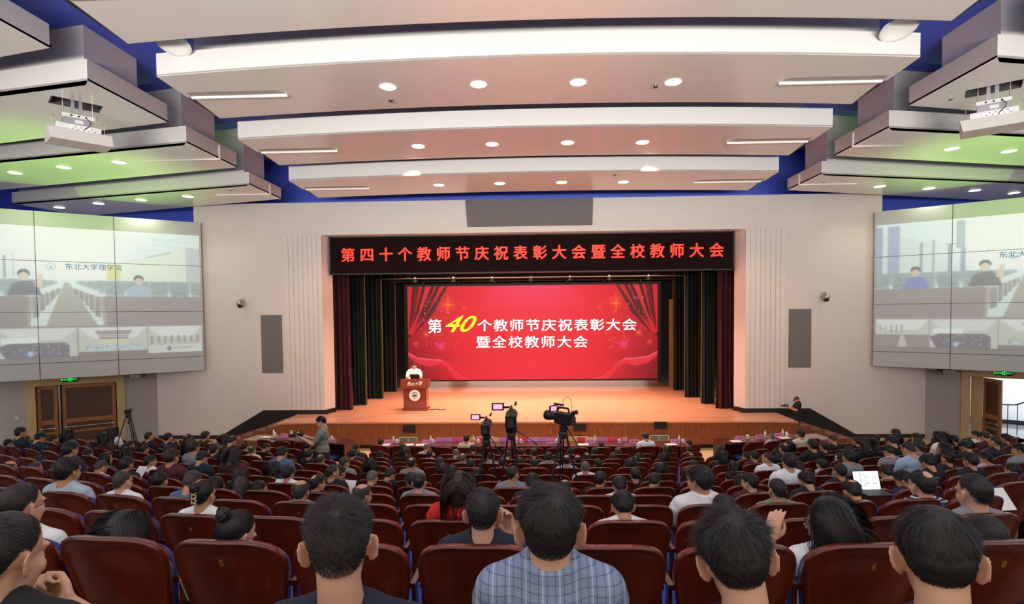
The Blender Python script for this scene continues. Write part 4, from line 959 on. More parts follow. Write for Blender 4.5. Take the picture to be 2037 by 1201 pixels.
def hand_prims(mb, wrist, d, nrm, side, curl=.5, spread=.06, sc=1.0, thumb=.5):
    """hand with palm, four jointed fingers and thumb; d points along the fingers, nrm out of the back of the hand"""
    d = Vector(d).normalized(); nrm = Vector(nrm); nrm = (nrm-d*nrm.dot(d)).normalized(); x = d.cross(nrm)*side; w = Vector(wrist)
    def pt(a, b, c): return w+(d*a+x*b+nrm*c)*sc
    mb.tube([pt(-.03, 0, 0), pt(.0, 0, 0), pt(.02, 0, 0)], [.026*sc, .025*sc, .027*sc], 12)
    for b in (-.027, -.009, .009, .027): mb.tube([pt(.008, b*.6, 0), pt(.045, b*.95, .002), pt(.085, b, 0)], [.016*sc, .0145*sc, .011*sc], 10)
    L = ((.040, .026, .020), (.044, .029, .021), (.041, .027, .021), (.032, .021, .018))
    for k, b in enumerate((.029, .0095, -.0095, -.028)):
        p = pt(.082, b, 0); a = 0; pts = [p]; dv = (d+x*(b/.03)*spread).normalized()
        for j, l in enumerate(L[k]):
            a += curl*(.8, 1.1, .7)[j]*(1+.1*k); q = dv*math.cos(a)-nrm*math.sin(a); p = p+q*l*sc; pts.append(p)
        mb.tube(pts, [.0098*sc, .0092*sc, .0084*sc, .0070*sc], 10); mb.ell(pts[-1], (.0070*sc,)*3, n=8, m=6)
        for j in (1, 2): mb.ell(pts[j], (.0096*sc-.0008*j,)*3, n=8, m=6)
    t0 = pt(.018, .022, -.006); t1 = pt(.045, .045, -.012-.02*thumb); t2 = pt(.072, .052-.012*thumb, -.018-.03*thumb); t3 = pt(.094, .050-.026*thumb, -.022-.034*thumb)
    mb.tube([t0, t1, t2, t3], [.015*sc, .0125*sc, .0105*sc, .0085*sc], 10); mb.ell(t3, (.0085*sc,)*3, n=8, m=6)
def torso_prims(mb, g=0.0, w=1.0):
    E = mb.ell
    E((0, .19, .53), (.175*w+g, .13+g, .11+g)); E((0, .15, .66), (.155*w+g, .118+g, .15)); E((0, .10, .81), (.172*w+g, .118+g, .15))
    E((0, .065, .90), (.165*w+g, .095+g, .085+g))
    for s in (-1, 1):
        E((s*.165*w, .06, .915), (.062+g, .062+g, .058+g)); mb.tube([(s*.04, .05, .97+g*.5), (s*.10, .055, .952), (s*.165*w, .06, .93)], [.045+g, .042+g, .045+g], 12)
ARM = {'lap': ((.195, .06, .90), (.205, .13, .70), (.11, .36, .64))}
def arm_pts(s, pose):
    if pose is None: a, b, c = ARM['lap']
    else: a, b, c = pose
    return [Vector((s*q[0], q[1], q[2])) if pose is None else Vector(q) for q in (a, b, c)]
def body_mesh(H, voxel, name='person', poses=(None, None), fine=True, hands=True, handspec=({}, {}), w=1.0, legs=True):
    mb = MB(); head_prims(mb, H, fine); neck_prims(mb, H); torso_prims(mb, 0, w)
    tail = MB()
    for k, s in enumerate((-1, 1)):
        a, b, c = arm_pts(s, poses[k])
        mb.tube([a, a.lerp(b, .5), b], [.050, .044, .038], 12); mb.tube([b, b.lerp(c, .35), c], [.039, .037, .026], 12); mb.ell(b, (.038,)*3)
        hs = dict(handspec[k]); d = hs.pop('d', (-s*.35, 1, -.25)); n = hs.pop('n', (-s*.2, .1, 1))
        hand_prims(mb if (hands and voxel < .008) else tail, c, d, n, hs.pop('side', -s), **{**dict(curl=.35), **hs})
    if legs:
        for s in (-1, 1):
            mb.tube([(s*.09, .20, .50), (s*.11, .40, .50), (s*.13, .60, .485)], [.085, .075, .058], 12); mb.tube([(s*.13, .60, .485), (s*.13, .61, .3), (s*.13, .60, .09)], [.055, .05, .036], 12)
            mb.ell((s*.135, .65, .045), (.042, .11, .035))
    me = remesh(mb, voxel, name)
    if len(tail.v):
        V = [tuple(v.co) for v in me.vertices]; Fc = [tuple(p.vertices) for p in me.polygons]
        me2 = MB().add(V, Fc).add(tail.v, tail.f).mesh(name, True); bpy.data.meshes.remove(me); me = me2
    return me
def shirt_mesh(voxel, poses=(None, None), sleeve=.75, w=1.0, long=False, collar=True, H=None):
    mb = MB(); torso_prims(mb, .014, w)
    for k, s in enumerate((-1, 1)):
        a, b, c = arm_pts(s, poses[k]); e = b if long else a.lerp(b, sleeve)
        mb.tube([a, a.lerp(e, .5), e], [.066, .060, .056], 14)
        if long: mb.tube([b, b.lerp(c, .5), b.lerp(c, .93)], [.054, .048, .038], 14); mb.ell(b, (.054,)*3)
    if long: mb.tube([Vector((0, .052, .93)), Vector((0, .045, .99)), Vector((0, .036, 1.025))], [.115, .088, .078], 24)
    if collar: mb.tube([Vector((0, .046, .95)), Vector((0, .040, .985)), Vector((0, .030, 1.004))], [.095, .078, .070], 24)
    return remesh(mb, voxel, 'shirt', 3)
def trousers_mesh(voxel=.016):
    mb = MB(); mb.ell((0, .19, .51), (.19, .14, .10))
    for s in (-1, 1): mb.tube([(s*.09, .18, .50), (s*.11, .40, .505), (s*.13, .61, .49)], [.10, .09, .075], 12); mb.tube([(s*.13, .61, .49), (s*.13, .62, .3), (s*.13, .61, .11)], [.072, .064, .056], 12)
    return remesh(mb, voxel, 'trousers', 2)
# ------------------------------------------------------------------ hair
HO = np.array((0, -.012, .02))
def surf(d, off=0):
    best = np.zeros(len(d))
    for c, r in ELL:
        c = np.array(c); r = np.array(r)+off; o = (HO-c)/r; q = d/r
        A = (q*q).sum(1); B = (q*o).sum(1); C = (o*o).sum()-1; D = B*B-A*C
        t = np.where(D > 0, (-B+np.sqrt(np.maximum(D, 0)))/A, 0); best = np.maximum(best, t)
    return HO+d*best[:, None]
def push(p, off, rad=None):
    for c, r in ELL:
        c = np.array(c); r = np.array(r)+off; q = (p-c)/r; n = np.linalg.norm(q, axis=1); k = n < 1
        p[k] = c+(p[k]-c)/np.maximum(n[k], 1e-6)[:, None]
    return p
PH = [0, .5, .85, 1.1, 1.3, 1.45, 1.62, 1.8, 2.1, 2.6, 3.15]
LINE = {'male': [.60, .58, .50, .32, .12, -.14, .10, .08, -.45, -.86, -.90], 'female': [.70, .68, .55, .30, .05, -.10, -.2, -.4, -.75, -.95, -1.0],
        'receding': [.98, .90, .66, .40, .18, -.14, .10, .08, -.45, -.86, -.90]}
def hair_mesh(kind='short', n=600, width=.006, seg=4, seed=1, Ltop=.045, Lside=.02, fade=None, bald=None, lift=.22, crown=(0, -.62, .78), line='male', cap=True, mess=.16, grey=0, length=.34, capoff=.006):
    rs = np.random.RandomState(seed); K = np.array(crown, float); K /= np.linalg.norm(K)
    def lineval(d): return np.interp(np.abs(np.arctan2(d[:, 0], d[:, 1])), PH, LINE[line])
    def mask(d, extra=0):
        e = np.arcsin(np.clip(d[:, 2], -1, 1)); ok = e > lineval(d)+extra
        if bald is not None:
            bc, br = bald; bc = np.array(bc, float); bc /= np.linalg.norm(bc); ok &= np.arccos(np.clip(d@bc, -1, 1)) > br
        return ok, e
    V = []; Fs = []; base = 0
    if cap:
        nu, nv = (72, 40) if n > 3000 else (36, 22)
        th = np.linspace(-PI, PI, nu+1)[:-1]; el = np.linspace(-1.15, PI/2, nv)
        T, E_ = np.meshgrid(th, el); d = np.stack([np.sin(T)*np.cos(E_), np.cos(T)*np.cos(E_), np.sin(E_)], -1).reshape(-1, 3)
        marg = (np.arcsin(np.clip(d[:, 2], -1, 1))-lineval(d)); ex = fade if fade is not None else .06
        ok, _ = mask(d, ex*.75)
        off = capoff*np.clip((marg-ex*.6)/.35, .12, 1)*(1 if kind in ('short',) else 1.2)
        P = surf(d)+d*off[:, None]; ok = ok.reshape(nv, nu); idx = np.arange(nv*nu).reshape(nv, nu)
        o2 = np.roll(ok, -1, 1); i2 = np.roll(idx, -1, 1)
        f = ok[:-1]&ok[1:]&o2[:-1]&o2[1:]; q = np.stack([idx[:-1], i2[:-1], i2[1:], idx[1:]], -1)[f]
        V.append(P); Fs.append(q); base = len(P)
    d = rs.normal(size=(int(n*2.6), 3)); d /= np.linalg.norm(d, axis=1)[:, None]; ok, e = mask(d)
    d = d[ok]; e = e[ok]; marg = np.clip(e-lineval(d), 0, 3)
    keep = rs.rand(len(d)) < np.clip(.12+marg/(fade or .12)*.9, 0, 1)**1.3 if kind == 'short' else np.ones(len(d), bool)
    d = d[keep][:n]; e = e[keep][:n]; marg = marg[keep][:n]; N = len(d); p = surf(d)
    z = np.array((0, 0, 1.0))
    if kind == 'short':
        t = d-K; t -= d*(t*d).sum(1)[:, None]; t /= np.maximum(np.linalg.norm(t, axis=1), 1e-4)[:, None]; t += .45*np.cross(K, d)
        top = np.clip((e+.25)/1.0, 0, 1)**1.5; L = Lside*(.35+.65*np.clip(marg/.4, 0, 1))*(1-top)+Ltop*top
        if fade is not None: L *= np.clip(.10+marg/fade*.7, .10, 1)
        grav = .12; lf = lift*(.5+.5*top)
    elif kind in ('long', 'bob', 'ponytail'):
        t = np.stack([np.sign(d[:, 0]+1e-5)*(.6+0*d[:, 0]), -.35+0*d[:, 0], -.35+0*d[:, 0]], 1); t -= d*(t*d).sum(1)[:, None]; L = np.full(N, length if kind != 'ponytail' else .3)*(.8+.25*rs.rand(N)); grav = .9; lf = .05*np.ones(N)
    else:                                                        # drawn back to a bun
        B = np.array((0, -.105, .085)); t = (B-p); t -= d*(t*d).sum(1)[:, None]; L = np.linalg.norm(B-p, axis=1)*1.0; grav = 0; lf = .05*np.ones(N)
    t /= np.maximum(np.linalg.norm(t, axis=1), 1e-4)[:, None]; L = L*(.75+.5*rs.rand(N))
    noise = rs.normal(size=(N, 3))*mess; v = t+d*(lf if np.ndim(lf) else lf)[:, None]+noise*.5; pts = [p.copy()]; w0 = width*(.7+.6*rs.rand(N))
    cur = p.copy(); clump = np.stack([np.sin(d[:, 0]*23+d[:, 2]*17), np.sin(d[:, 1]*19+5), np.cos(d[:, 2]*21+d[:, 0]*9)], 1)*mess*.8
    v += clump
    for k in range(seg):
        v /= np.maximum(np.linalg.norm(v, axis=1), 1e-5)[:, None]; cur = cur+v*(L/seg)[:, None]
        cur = push(cur, .004 if kind == 'short' else .009)
        if kind in ('long', 'bob'):
            low = cur[:, 2] < -.10; cur[:, 1] = np.where(low, np.clip(cur[:, 1], -.125, .06), cur[:, 1]); cur[:, 0] = np.clip(cur[:, 0], -.125, .125)
        if kind == 'ponytail' : cur[:, 0] *= .90; cur[:, 1] = np.minimum(cur[:, 1], .09-.03*k)
        if kind == 'bun': bt = (B-cur); bt /= np.maximum(np.linalg.norm(bt, axis=1), 1e-4)[:, None]; v = v*.4+bt
        else: v = v+np.array((0, 0, -grav))*(1.0 if kind != 'short' else .6)+noise*.15-(d*(.18 if kind == 'short' else 0))
        pts.append(cur.copy())
    P = np.stack(pts, 1); tan = np.gradient(P, axis=1); nn = P-HO; sd = np.cross(tan, nn); sd /= np.maximum(np.linalg.norm(sd, axis=2), 1e-6)[..., None]
    tw = np.linspace(1, .25, seg+1)[None, :, None]; A = P-sd*w0[:, None, None]*tw*.5; Bq = P+sd*w0[:, None, None]*tw*.5
    Q = np.stack([A, Bq], 2).reshape(N*(seg+1)*2, 3); i0 = (np.arange(N)*(seg+1)*2)[:, None]+np.arange(seg)[None]*2
    q = np.stack([i0, i0+1, i0+3, i0+2], -1).reshape(-1, 4)+base; V.append(Q); Fs.append(q); base += len(Q)
    def extra(mb):
        nonlocal base
        V.append(np.array(mb.v)); 
        for f in mb.f: Fx.append(tuple(i+base for i in f))
        base += len(mb.v)
    Fx = []
    if kind in ('long', 'bob'):
        Lh = length*.92
        def fn(u, vv):
            a = (u-.5)*2*2.25; zz = .07-vv*(Lh); r = .079+.012*min(1, vv*2); ry = .106-.01*vv
            return (r*math.sin(a)*(1-.15*vv**3), -math.cos(a)*ry-.006, zz)
        extra(MB().grid(fn, 22, 10))
    if kind == 'bun':
        extra(MB().ell((0, -.118, .095), (.040, .032, .036), n=18, m=12).tube([(0, -.09, .085), (0, -.10, .088)], [.03, .03], 12))
        for k in range(26):
            a = k*.24; extra(MB().tube([(.038*math.cos(a+j*.5)*(1-.1*(k%3)), -.118-.02*math.sin(j*.9+k), .095+.036*math.sin(a+j*.5)*(1-.1*(k%3))) for j in range(5)], .004, 5))
    if kind == 'ponytail':
        extra(MB().tube([(0, -.10, .05), (0, -.135, .03), (0, -.14, -.05), (0, -.12, -.20), (0, -.11, -.27)], [.02, .028, .032, .024, .006], 12))
    me = bpy.data.meshes.new('hair'); allf = np.concatenate(Fs).tolist()+Fx
    me.from_pydata(np.concatenate(V).tolist(), [], allf); me.polygons.foreach_set('use_smooth', [True]*len(me.polygons)); me.update(); return me
def hairmat(name, c, rough=.5): return mat(name, c, rough, spec=.45, noise=(40, .3))
M_hair = {'black': hairmat('hair_black', '1b1511'), 'brown': hairmat('hair_brown', '2e1d14'), 'grey': hairmat('hair_grey', '5d574d'), 'dark': hairmat('hair_dark', '221c18'), 'saltpepper': hairmat('hair_saltpepper', '3a342d')}
M_skin = mat('skin', 'c58f6d', .5, noise=(20, .08)); M_skin.node_tree.nodes['Principled BSDF'].inputs['Subsurface Weight'].default_value = .12
M_skin.node_tree.nodes['Principled BSDF'].inputs['Subsurface Radius'].default_value = (.012, .005, .003)
M_skin2 = mat('skin_light', 'd6a384', .5, noise=(20, .06)); M_skin2.node_tree.nodes['Principled BSDF'].inputs['Subsurface Weight'].default_value = .12
M_skin2.node_tree.nodes['Principled BSDF'].inputs['Subsurface Radius'].default_value = (.012, .005, .003)
M_trouser = mat('trouser_dark', '1b1c22', .9)
SHIRT = {'white': 'e9e8e6', 'lightblue': '9fb4cc', 'greyblue': 'a9b6c4', 'navy': '1c2236', 'black': '151519', 'blue': '4f6488', 'grey': '83868a', 'red': 'd7281f', 'cream': 'd8cbb0', 'green': '6c7a68', 'pink': 'b9a4b6', 'olive': '77743f', 'orange': '9a4a30', 'maroon': '4a1c22', 'sage': '7c8470'}
def shirtmat(c):
    if c == 'stripe' or c == 'plaid' or c == 'dots': return PATT[c]
    return mat('shirt_'+c, SHIRT[c], .85, bump=(60, .25))
PATT = {}
def pattern(name, base, lines, kind):
    m = mat('shirt_'+name, base, .85, bump=(60, .25)); nt = m.node_tree; b = nt.nodes['Principled BSDF']; tc = nt.nodes.new('ShaderNodeTexCoord')
    prev = None
    def wave(axis, scale, thr):
        w = nt.nodes.new('ShaderNodeTexWave'); w.bands_direction = axis; w.inputs['Scale'].default_value = scale; nt.links.new(tc.outputs['Object'], w.inputs[0])
        r = nt.nodes.new('ShaderNodeMath'); r.operation = 'GREATER_THAN'; r.inputs[1].default_value = thr; nt.links.new(w.outputs['Fac'], r.inputs[0]); return r.outputs[0]
    rgb = lin(base); out = None
    for (axis, scale, thr, col, amt) in lines:
        mx = nt.nodes.new('ShaderNodeMix'); mx.data_type = 'RGBA'; sc = nt.nodes.new('ShaderNodeMath'); sc.operation = 'MULTIPLY'; sc.inputs[1].default_value = amt
        nt.links.new(wave(axis, scale, thr), sc.inputs[0]); nt.links.new(sc.outputs[0], mx.inputs[0])
        if out is None: mx.inputs[6].default_value = rgb
        else: nt.links.new(out, mx.inputs[6])
        mx.inputs[7].default_value = lin(col); out = mx.outputs[2]
    nt.links.new(out, b.inputs['Base Color']); PATT[name] = m
pattern('stripe', '1e2232', [('Z', 16, .72, 'd8d8d8', 1)], 0)
pattern('plaid', '8e9bb4', [('X', 100, .6, '6f7f9e', .5), ('Z', 100, .6, '6f7f9e', .5), ('X', 14, .95, '46557c', .6), ('Z', 14, .95, '46557c', .6), ('X', 7, .975, 'c8d0dc', .45)], 0)
pattern('dots', '17171c', [('DIAGONAL', 30, .9, 'cfcfcf', .5)], 0)
EYES = {}
def eye_mesh():
    mb = MB(); iris = MB()
    for s in (-1, 1): mb.ell((s*.031, .0715, -.005), (.011, .0095, .008), n=14, m=10)
    return mb.mesh('eyes', True)
def face_bits(t, H, m_hair, glasses=False):
    """eyes, brows (and spectacles) set into the posed head"""
    if 'e' not in EYES:
        EYES['e'] = eye_mesh(); mb = MB()
        for s in (-1, 1): mb.ell((s*.031, .0805, -.005), (.0052, .0015, .0052), n=12, m=6)
        EYES['i'] = mb.mesh('iris', True); mb = MB()
        for s in (-1, 1): mb.tube([(s*.014, .091, .016), (s*.03, .091, .021), (s*.047, .080, .017)], [.003, .004, .002], 6)
        EYES['b'] = mb.mesh('eyebrows', True); mb = MB()
        for s in (-1, 1):
            mb.tube([(s*.034+.026*math.cos(a), .101-.010*abs(math.cos(a))*(1 if s*math.cos(a) > 0 else 0), -.005+.019*math.sin(a)) for a in np.linspace(0, 2*PI, 17)], .0016, 6, caps=False)
            mb.tube([(s*.060, .092, .0), (s*.078, .05, .004), (s*.084, -.005, .0), (s*.082, -.02, -.012)], .0016, 6)
        mb.tube([(-.010, .102, .002), (0, .105, .005), (.010, .102, .002)], .0016, 6); EYES['g'] = mb.mesh('spectacles', True)
    e = link('eyes', EYES['e'], mat('eye_white', 'e8e2dc', .3), t); e.matrix_parent_inverse = Matrix.Identity(4); e.matrix_local = H
    i = link('iris', EYES['i'], mat('iris_dark', '1d120c', .2), e)
    b = link('eyebrows', EYES['b'], m_hair, t); b.matrix_local = H
    if glasses: g = link('spectacles', EYES['g'], mat('spectacle_frame', '1a1512', .3), t); g.matrix_local = H
# shared meshes for the rows farther off
YB = {0: 0, 1: .62, -1: -.62, 2: 1.15, -2: -1.15}
PB = {}; PS = {}
def proto_body(b, down, lod):
    k = (b, down, lod)
    if k not in PB: PB[k] = (body_mesh(head_matrix(YB[b], .45 if down else .04), .0095 if lod == 0 else .016, fine=(lod == 0)), head_matrix(YB[b], .45 if down else .04))
    return PB[k]
def proto_shirt(long, lod):
    k = (long, lod)
    if k not in PS: PS[k] = shirt_mesh(.014 if lod == 0 else .018, long=long)
    return PS[k]
HK = {
 'short': dict(), 'crop': dict(Ltop=.018, Lside=.008, fade=.35, lift=.5), 'full': dict(Ltop=.06, Lside=.035, lift=.2), 'thin': dict(bald=((0, -.5, .85), .34)),
 'baldtop': dict(bald=((0, -.1, 1), .62), line='receding'), 'bald': dict(bald=((0, .25, 1), .98), line='receding', Ltop=.015, Lside=.012),
 'long': dict(kind='long', line='female', mess=.06), 'bob': dict(kind='bob', line='female', length=.21, mess=.06), 'bun': dict(kind='bun', line='female', mess=.05), 'ponytail': dict(kind='ponytail', line='female', mess=.06)}
PHAIR = {}
def proto_hair(k, lod):
    if (k, lod) not in PHAIR:
        n, w = ((2600, .0032), (800, .0065))[lod]; a = dict(HK[k])
        if a.get('kind') in ('long', 'bob'): n = int(n*.8); w *= 1.2
        PHAIR[(k, lod)] = hair_mesh(n=n, width=w, seg=3 if lod else 4, seed=hash(k) % 97 if False else len(k)*7+ord(k[0]), **a)
    return PHAIR[(k, lod)]
TROU = trousers_mesh()
HDESC = {'short': 'short {c} hair', 'crop': 'cropped {c} hair', 'full': 'thick {c} hair', 'thin': 'thinning {c} hair', 'baldtop': 'a bald crown', 'bald': 'a mostly bald head', 'long': 'long {c} hair', 'bob': 'chin length {c} hair', 'bun': '{c} hair in a bun', 'ponytail': '{c} hair in a ponytail'}
CDESC = {'saltpepper': 'greying', 'lightblue': 'light blue', 'greyblue': 'grey blue', 'stripe': 'striped', 'plaid': 'plaid', 'dots': 'dotted'}
SEATED = []
def place(i, px, py, dy=.26):
    """where a head seen at px with its top at py sits on row i"""
    Y = row_y(i)+dy
    for _ in range(12):
        p = UY(px, py, Y); Y = arc(row_y(i)+dy, p[0])
    return p, p[0]/RARC*1.2
INFO = {}; TAKEN = []
def seat_person(i, px, py, hair='short', hc='black', shirt='black', b=0, down=0, label=None, lod=1, glasses=False, skin=None, sc=None, long=False, dy=.26, rz=0):
    p, a = place(i, px, py, dy)
    if not label and any(j == i and abs(x-p[0]) < .46 for j, x in TAKEN):
        for i2 in (i+1, i-1):
            p2, a2 = place(i2, px, py, dy) if i2 < NROW else (None, 0)
            if p2 is not None and not any(j == i2 and abs(x-p2[0]) < .46 for j, x in TAKEN): i, p, a = i2, p2, a2; break
        else: return None
    if i >= 8:
        c = [q for q in SEATS if q[0] == i and abs(q[2]-p[0]) < .33]
        if c: p[0] = min(c, key=lambda q: abs(q[2]-p[0]))[2]
    TAKEN.append((i, p[0])); fl = row_f(i)
    s = (p[2]-fl)/1.223 if sc is None else sc; s = min(max(s, .86), 1.12)
    a += rz; off = Matrix.Rotation(a, 3, 'Z') @ Vector((0, .065*s, 0))
    bm_, H = proto_body(b, down, lod)
    t = root('person', '', 'person', (p[0]-off.x, p[1]-off.y, p[2]-1.223*s), a, 'seated audience'); t.scale = (s, s, s)
    INFO[t.name] = dict(_i=i, _px=px, _h=(hair, hc, shirt, b, label or ''))
    link('body', bm_, skin or M_skin, t)
    h = link('hair', proto_hair(hair, lod), M_hair[hc], t); h.matrix_local = H
    link('shirt', proto_shirt(long, lod), shirtmat(shirt), t); link('trousers', TROU, M_trouser, t)
    if lod == 0: face_bits(t, H, M_hair[hc], glasses)
    SEATED.append(t); return t, H
def near_person(i, px, py, label, yaw=0, pitch=0, roll=0, hair=None, hc='black', shirt='white', dy=.26, sc=1.0, rz=0, poses=(None, None), hs=({}, {}), voxel=.0065, glasses=False, skin=None, long=False, sleeve=.75, w=1.0, collar=True, lean=(0, 0, 0)):
    p, a = place(i, px, py, dy); a += rz
    H = head_matrix(math.radians(yaw), math.radians(pitch), math.radians(roll), lean)
    top = H @ Vector((0, -.012, .123)); hc_ = H @ Vector((0, 0, 0.03))
    off = Matrix.Rotation(a, 3, 'Z') @ Vector((hc_.x*sc, hc_.y*sc, 0))
    t = root('person', label, 'person', (p[0]-off.x, p[1]-off.y, p[2]-top.z*sc), a, 'seated audience'); t.scale = (sc,)*3
    link('body', body_mesh(H, voxel, 'body', poses, True, True, hs, w), skin or M_skin2, t)
    k = dict(n=11000, width=.0013, seg=4, seed=abs(int(px))+3); k.update(hair or {})
    h = link('hair', hair_mesh(**k), M_hair[hc], t); h.matrix_local = H
    link('shirt', shirt_mesh(.009, poses, sleeve, w, long, collar), shirtmat(shirt), t); link('trousers', TROU, M_trouser, t)
    face_bits(t, H, M_hair[hc], glasses); return t, H
# ------------------------------------------------------------------ the nearest rows, each person on their own
chin_r = ((.205, .06, .90), (.27, .28, .74), (.16, .30, .93))
near_person(0, 8, 1022, 'man in profile at the left frame edge, resting his chin on his fist', yaw=2, pitch=6, hair=dict(n=14000, Ltop=.03, Lside=.014, fade=.3), hc='dark', shirt='black', dy=.10, sc=1.04,
    poses=(None, ((.205, .06, .90), (.30, .30, .66), (.055, .205, .905))), hs=({}, dict(d=(-.55, .25, .55), n=(.3, .9, -.1), curl=1.15, side=1, thumb=.2)), voxel=.005)
t, H = near_person(0, 673, 990, 'man with cropped black hair and dark collar, right of seat number 5', yaw=-17, pitch=3, hair=dict(n=17000, width=.0011, Ltop=.030, Lside=.013, fade=.75, lift=.75, capoff=.003, mess=.3), hc='dark', shirt='navy', dy=.10, sc=1.06, lean=(0, -.02, .05))
t, H = near_person(0, 1093, 964, 'man in a light blue plaid suit jacket with wavy black hair', yaw=0, pitch=0, hair=dict(n=17000, width=.0012, Ltop=.045, Lside=.010, fade=.5, lift=.25, mess=.22, crown=(.25, -.5, .84)), shirt='plaid', dy=.13, sc=1.0, long=True, w=.84, lean=(0, -.01, -.01), poses=(((-.155, .06, .90), (-.175, .13, .70), (-.10, .36, .64)), ((.155, .06, .90), (.175, .13, .70), (.10, .36, .64))))
near_person(0, 1458, 1018, 'man with tousled black hair leaning left, in the nearest row', yaw=12, pitch=12, roll=-10, hair=dict(n=17000, width=.0014, Ltop=.055, Lside=.016, lift=.22, mess=.30, fade=.4, crown=(.1, -.55, .83)), shirt='black', dy=.10, sc=1.04, lean=(0, 0, .04))
near_person(0, 1862, 1012, 'man with straight black hair bent forward, nearest at the right', yaw=31, pitch=14, roll=-4, hair=dict(n=17000, width=.0013, Ltop=.045, Lside=.02, lift=.15, mess=.14, fade=.32, crown=(.12, -.4, .9)), shirt='navy', dy=.06, sc=1.05, lean=(0, 0, .04))
# second row
near_person(1, 42, 962, 'man with glasses and white collar looking right, at the left frame edge', yaw=4, pitch=-2, hair=dict(n=7000, width=.0016, Ltop=.03, Lside=.014, fade=.4), hc='dark', shirt='white', glasses=True, dy=.25)
near_person(1, 250, 1016, 'woman with straight black hair to the shoulders, head bent, before seat row two', yaw=4, pitch=6, hair=dict(kind='long', n=7000, width=.0022, line='female', mess=.04, length=.36), shirt='black', sc=.98, dy=.29)
t, H = near_person(1, 473, 1020, 'woman with black hair in a high bun and a round earring', yaw=24, pitch=24, hair=dict(kind='bun', n=8000, width=.0018, line='female', mess=.05), shirt='white', sc=.96, glasses=True)
link('earring', MB().tube([tuple(H @ Vector((.088+.012*math.sin(a), -.012, -.062+.012*math.cos(a)))) for a in np.linspace(0, 2*PI, 13)], .0015, 6, caps=False), M_steel, t)
near_person(1, 961, 972, 'man with short black hair and dark navy collar, hand by his face', yaw=0, pitch=2, hair=dict(n=9000, width=.0016, Ltop=.035, Lside=.012, fade=.55, mess=.3), shirt='navy', sc=1.0, dy=.27,
    poses=(None, ((.205, .06, .90), (.24, .24, .72), (.115, .16, .96))), hs=({}, dict(d=(.0, .1, 1), n=(.5, .8, 0), curl=.5, side=1)), voxel=.005)
near_person(1, 1648, 990, 'woman with glasses and long black hair, hand raised to her face', yaw=-48, pitch=4, hair=dict(kind='long', n=9000, width=.002, line='female', mess=.04, length=.40), shirt='white', glasses=True, sc=1.0, dy=.28,
    poses=(((-.205, .06, .90), (-.30, .26, .70), (-.245, .20, .965)), None), hs=(dict(d=(.25, .1, 1), n=(-.6, -.7, 0), curl=.42, side=1), {}), voxel=.005)
near_person(1, 1957, 1027, 'person with cropped black hair half hidden by the nearest right man', yaw=0, pitch=22, hair=dict(n=6000, width=.0018, Ltop=.03, Lside=.015), shirt='black', sc=.98)
# third and fourth rows
def mid(i, px, py, *a, **k): return seat_person(i, px, py, *a, lod=0, **k)
mid(2, 1938, 943, 'crop', 'black', 'grey', 0, 0, 'man with black framed glasses looking left at the right frame edge', glasses=True, skin=M_skin2, dy=.27, sc=1.1)
mid(2, 1440, 983, 'short', 'dark', 'black', 0, 0, 'man with short dark hair just behind the tousled haired man')
mid(2, 1241, 975, 'full', 'black', 'white', 0, 1, 'man with full black hair and white shirt, bent forward in the third row')
t, H = mid(2, 914, 937, 'long', 'brown', 'red', 0, 0, 'woman in a bright red top with long dark brown hair', long=True)
t, H = mid(2, 404, 957, 'bun', 'black', 'white', 0, 0, 'woman in a white T-shirt with a pale claw clip in her black hair')
mb = MB()
for k in range(3):
    mb.tube([(-.020+.01*k*0, -.118, .060-.034*k), (-.008, -.136, .045-.034*k), (.010, -.134, .045-.034*k), (.022, -.118, .030-.034*k)], .006, 6); mb.tube([(.022, -.118, .060-.034*k), (.008, -.136, .045-.034*k), (-.010, -.134, .045-.034*k), (-.020, -.118, .030-.034*k)], .006, 6)
c = link('hair_clip', mb, mat('clip_cream', 'c9ab83', .35), t); c.matrix_local = H
mid(3, 718, 962, 'baldtop', 'saltpepper', 'black', 1, 0, 'man with a bald crown and greying sides, behind the cropped man')
mid(3, 598, 955, 'baldtop', 'saltpepper', 'grey', 0, 0, 'man with a bald crown before seat number 7')
mid(3, 243, 937, 'crop', 'saltpepper', 'white', 0, 0, 'stocky man with cropped greying hair and white collared shirt at the left', skin=M_skin2)
mid(3, 133, 910, 'full', 'black', 'greyblue', 0, 0, 'broad man with thick black hair and grey blue shirt at the left', dy=.28, sc=1.12)
mid(3, 376, 935, 'crop', 'saltpepper', 'blue', 0, 1, 'man with cropped greying hair and slate blue polo shirt')
mid(4, 318, 938, 'full', 'black', 'orange', 0, 0, 'man with thick black hair in an orange brown top')
mid(3, 1396, 925, 'full', 'black', 'white', -1, 0, 'tall man in a white shirt with full black hair, turned left', long=True, dy=.28, sc=1.12)
mid(3, 1546, 952, 'crop', 'black', 'sage', 0, 0, 'man with cropped black hair, squarely from behind, right of centre')
mid(3, 1701, 953, 'thin', 'black', 'navy', 0, 1, 'man with thinning black hair before seat number 10')
mid(3, 1835, 935, 'thin', 'dark', 'stripe', 0, 0, 'man with glasses in a striped navy polo shirt looking up left', glasses=True, skin=M_skin2, dy=.27, sc=1.1)
mid(4, 1494, 940, 'short', 'black', 'maroon', -1, 0, 'man with short black hair in profile left of the cropped man', skin=M_skin2)
mid(4, 1609, 935, 'full', 'black', 'black', 0, 1, 'man with full black hair and glasses, head bent, fifth row', glasses=True)
mid(4, 428, 947, 'bob', 'black', 'lightblue', 1, 0, 'woman with short black hair behind the claw clip woman')
mid(4, 472, 948, 'bob', 'saltpepper', 'black', 0, 1, 'person with greying hair and a hairband before the bun woman')
mid(4, 513, 955, 'short', 'black', 'blue', 1, 0, 'man with short black hair and blue top left of seat number 7')
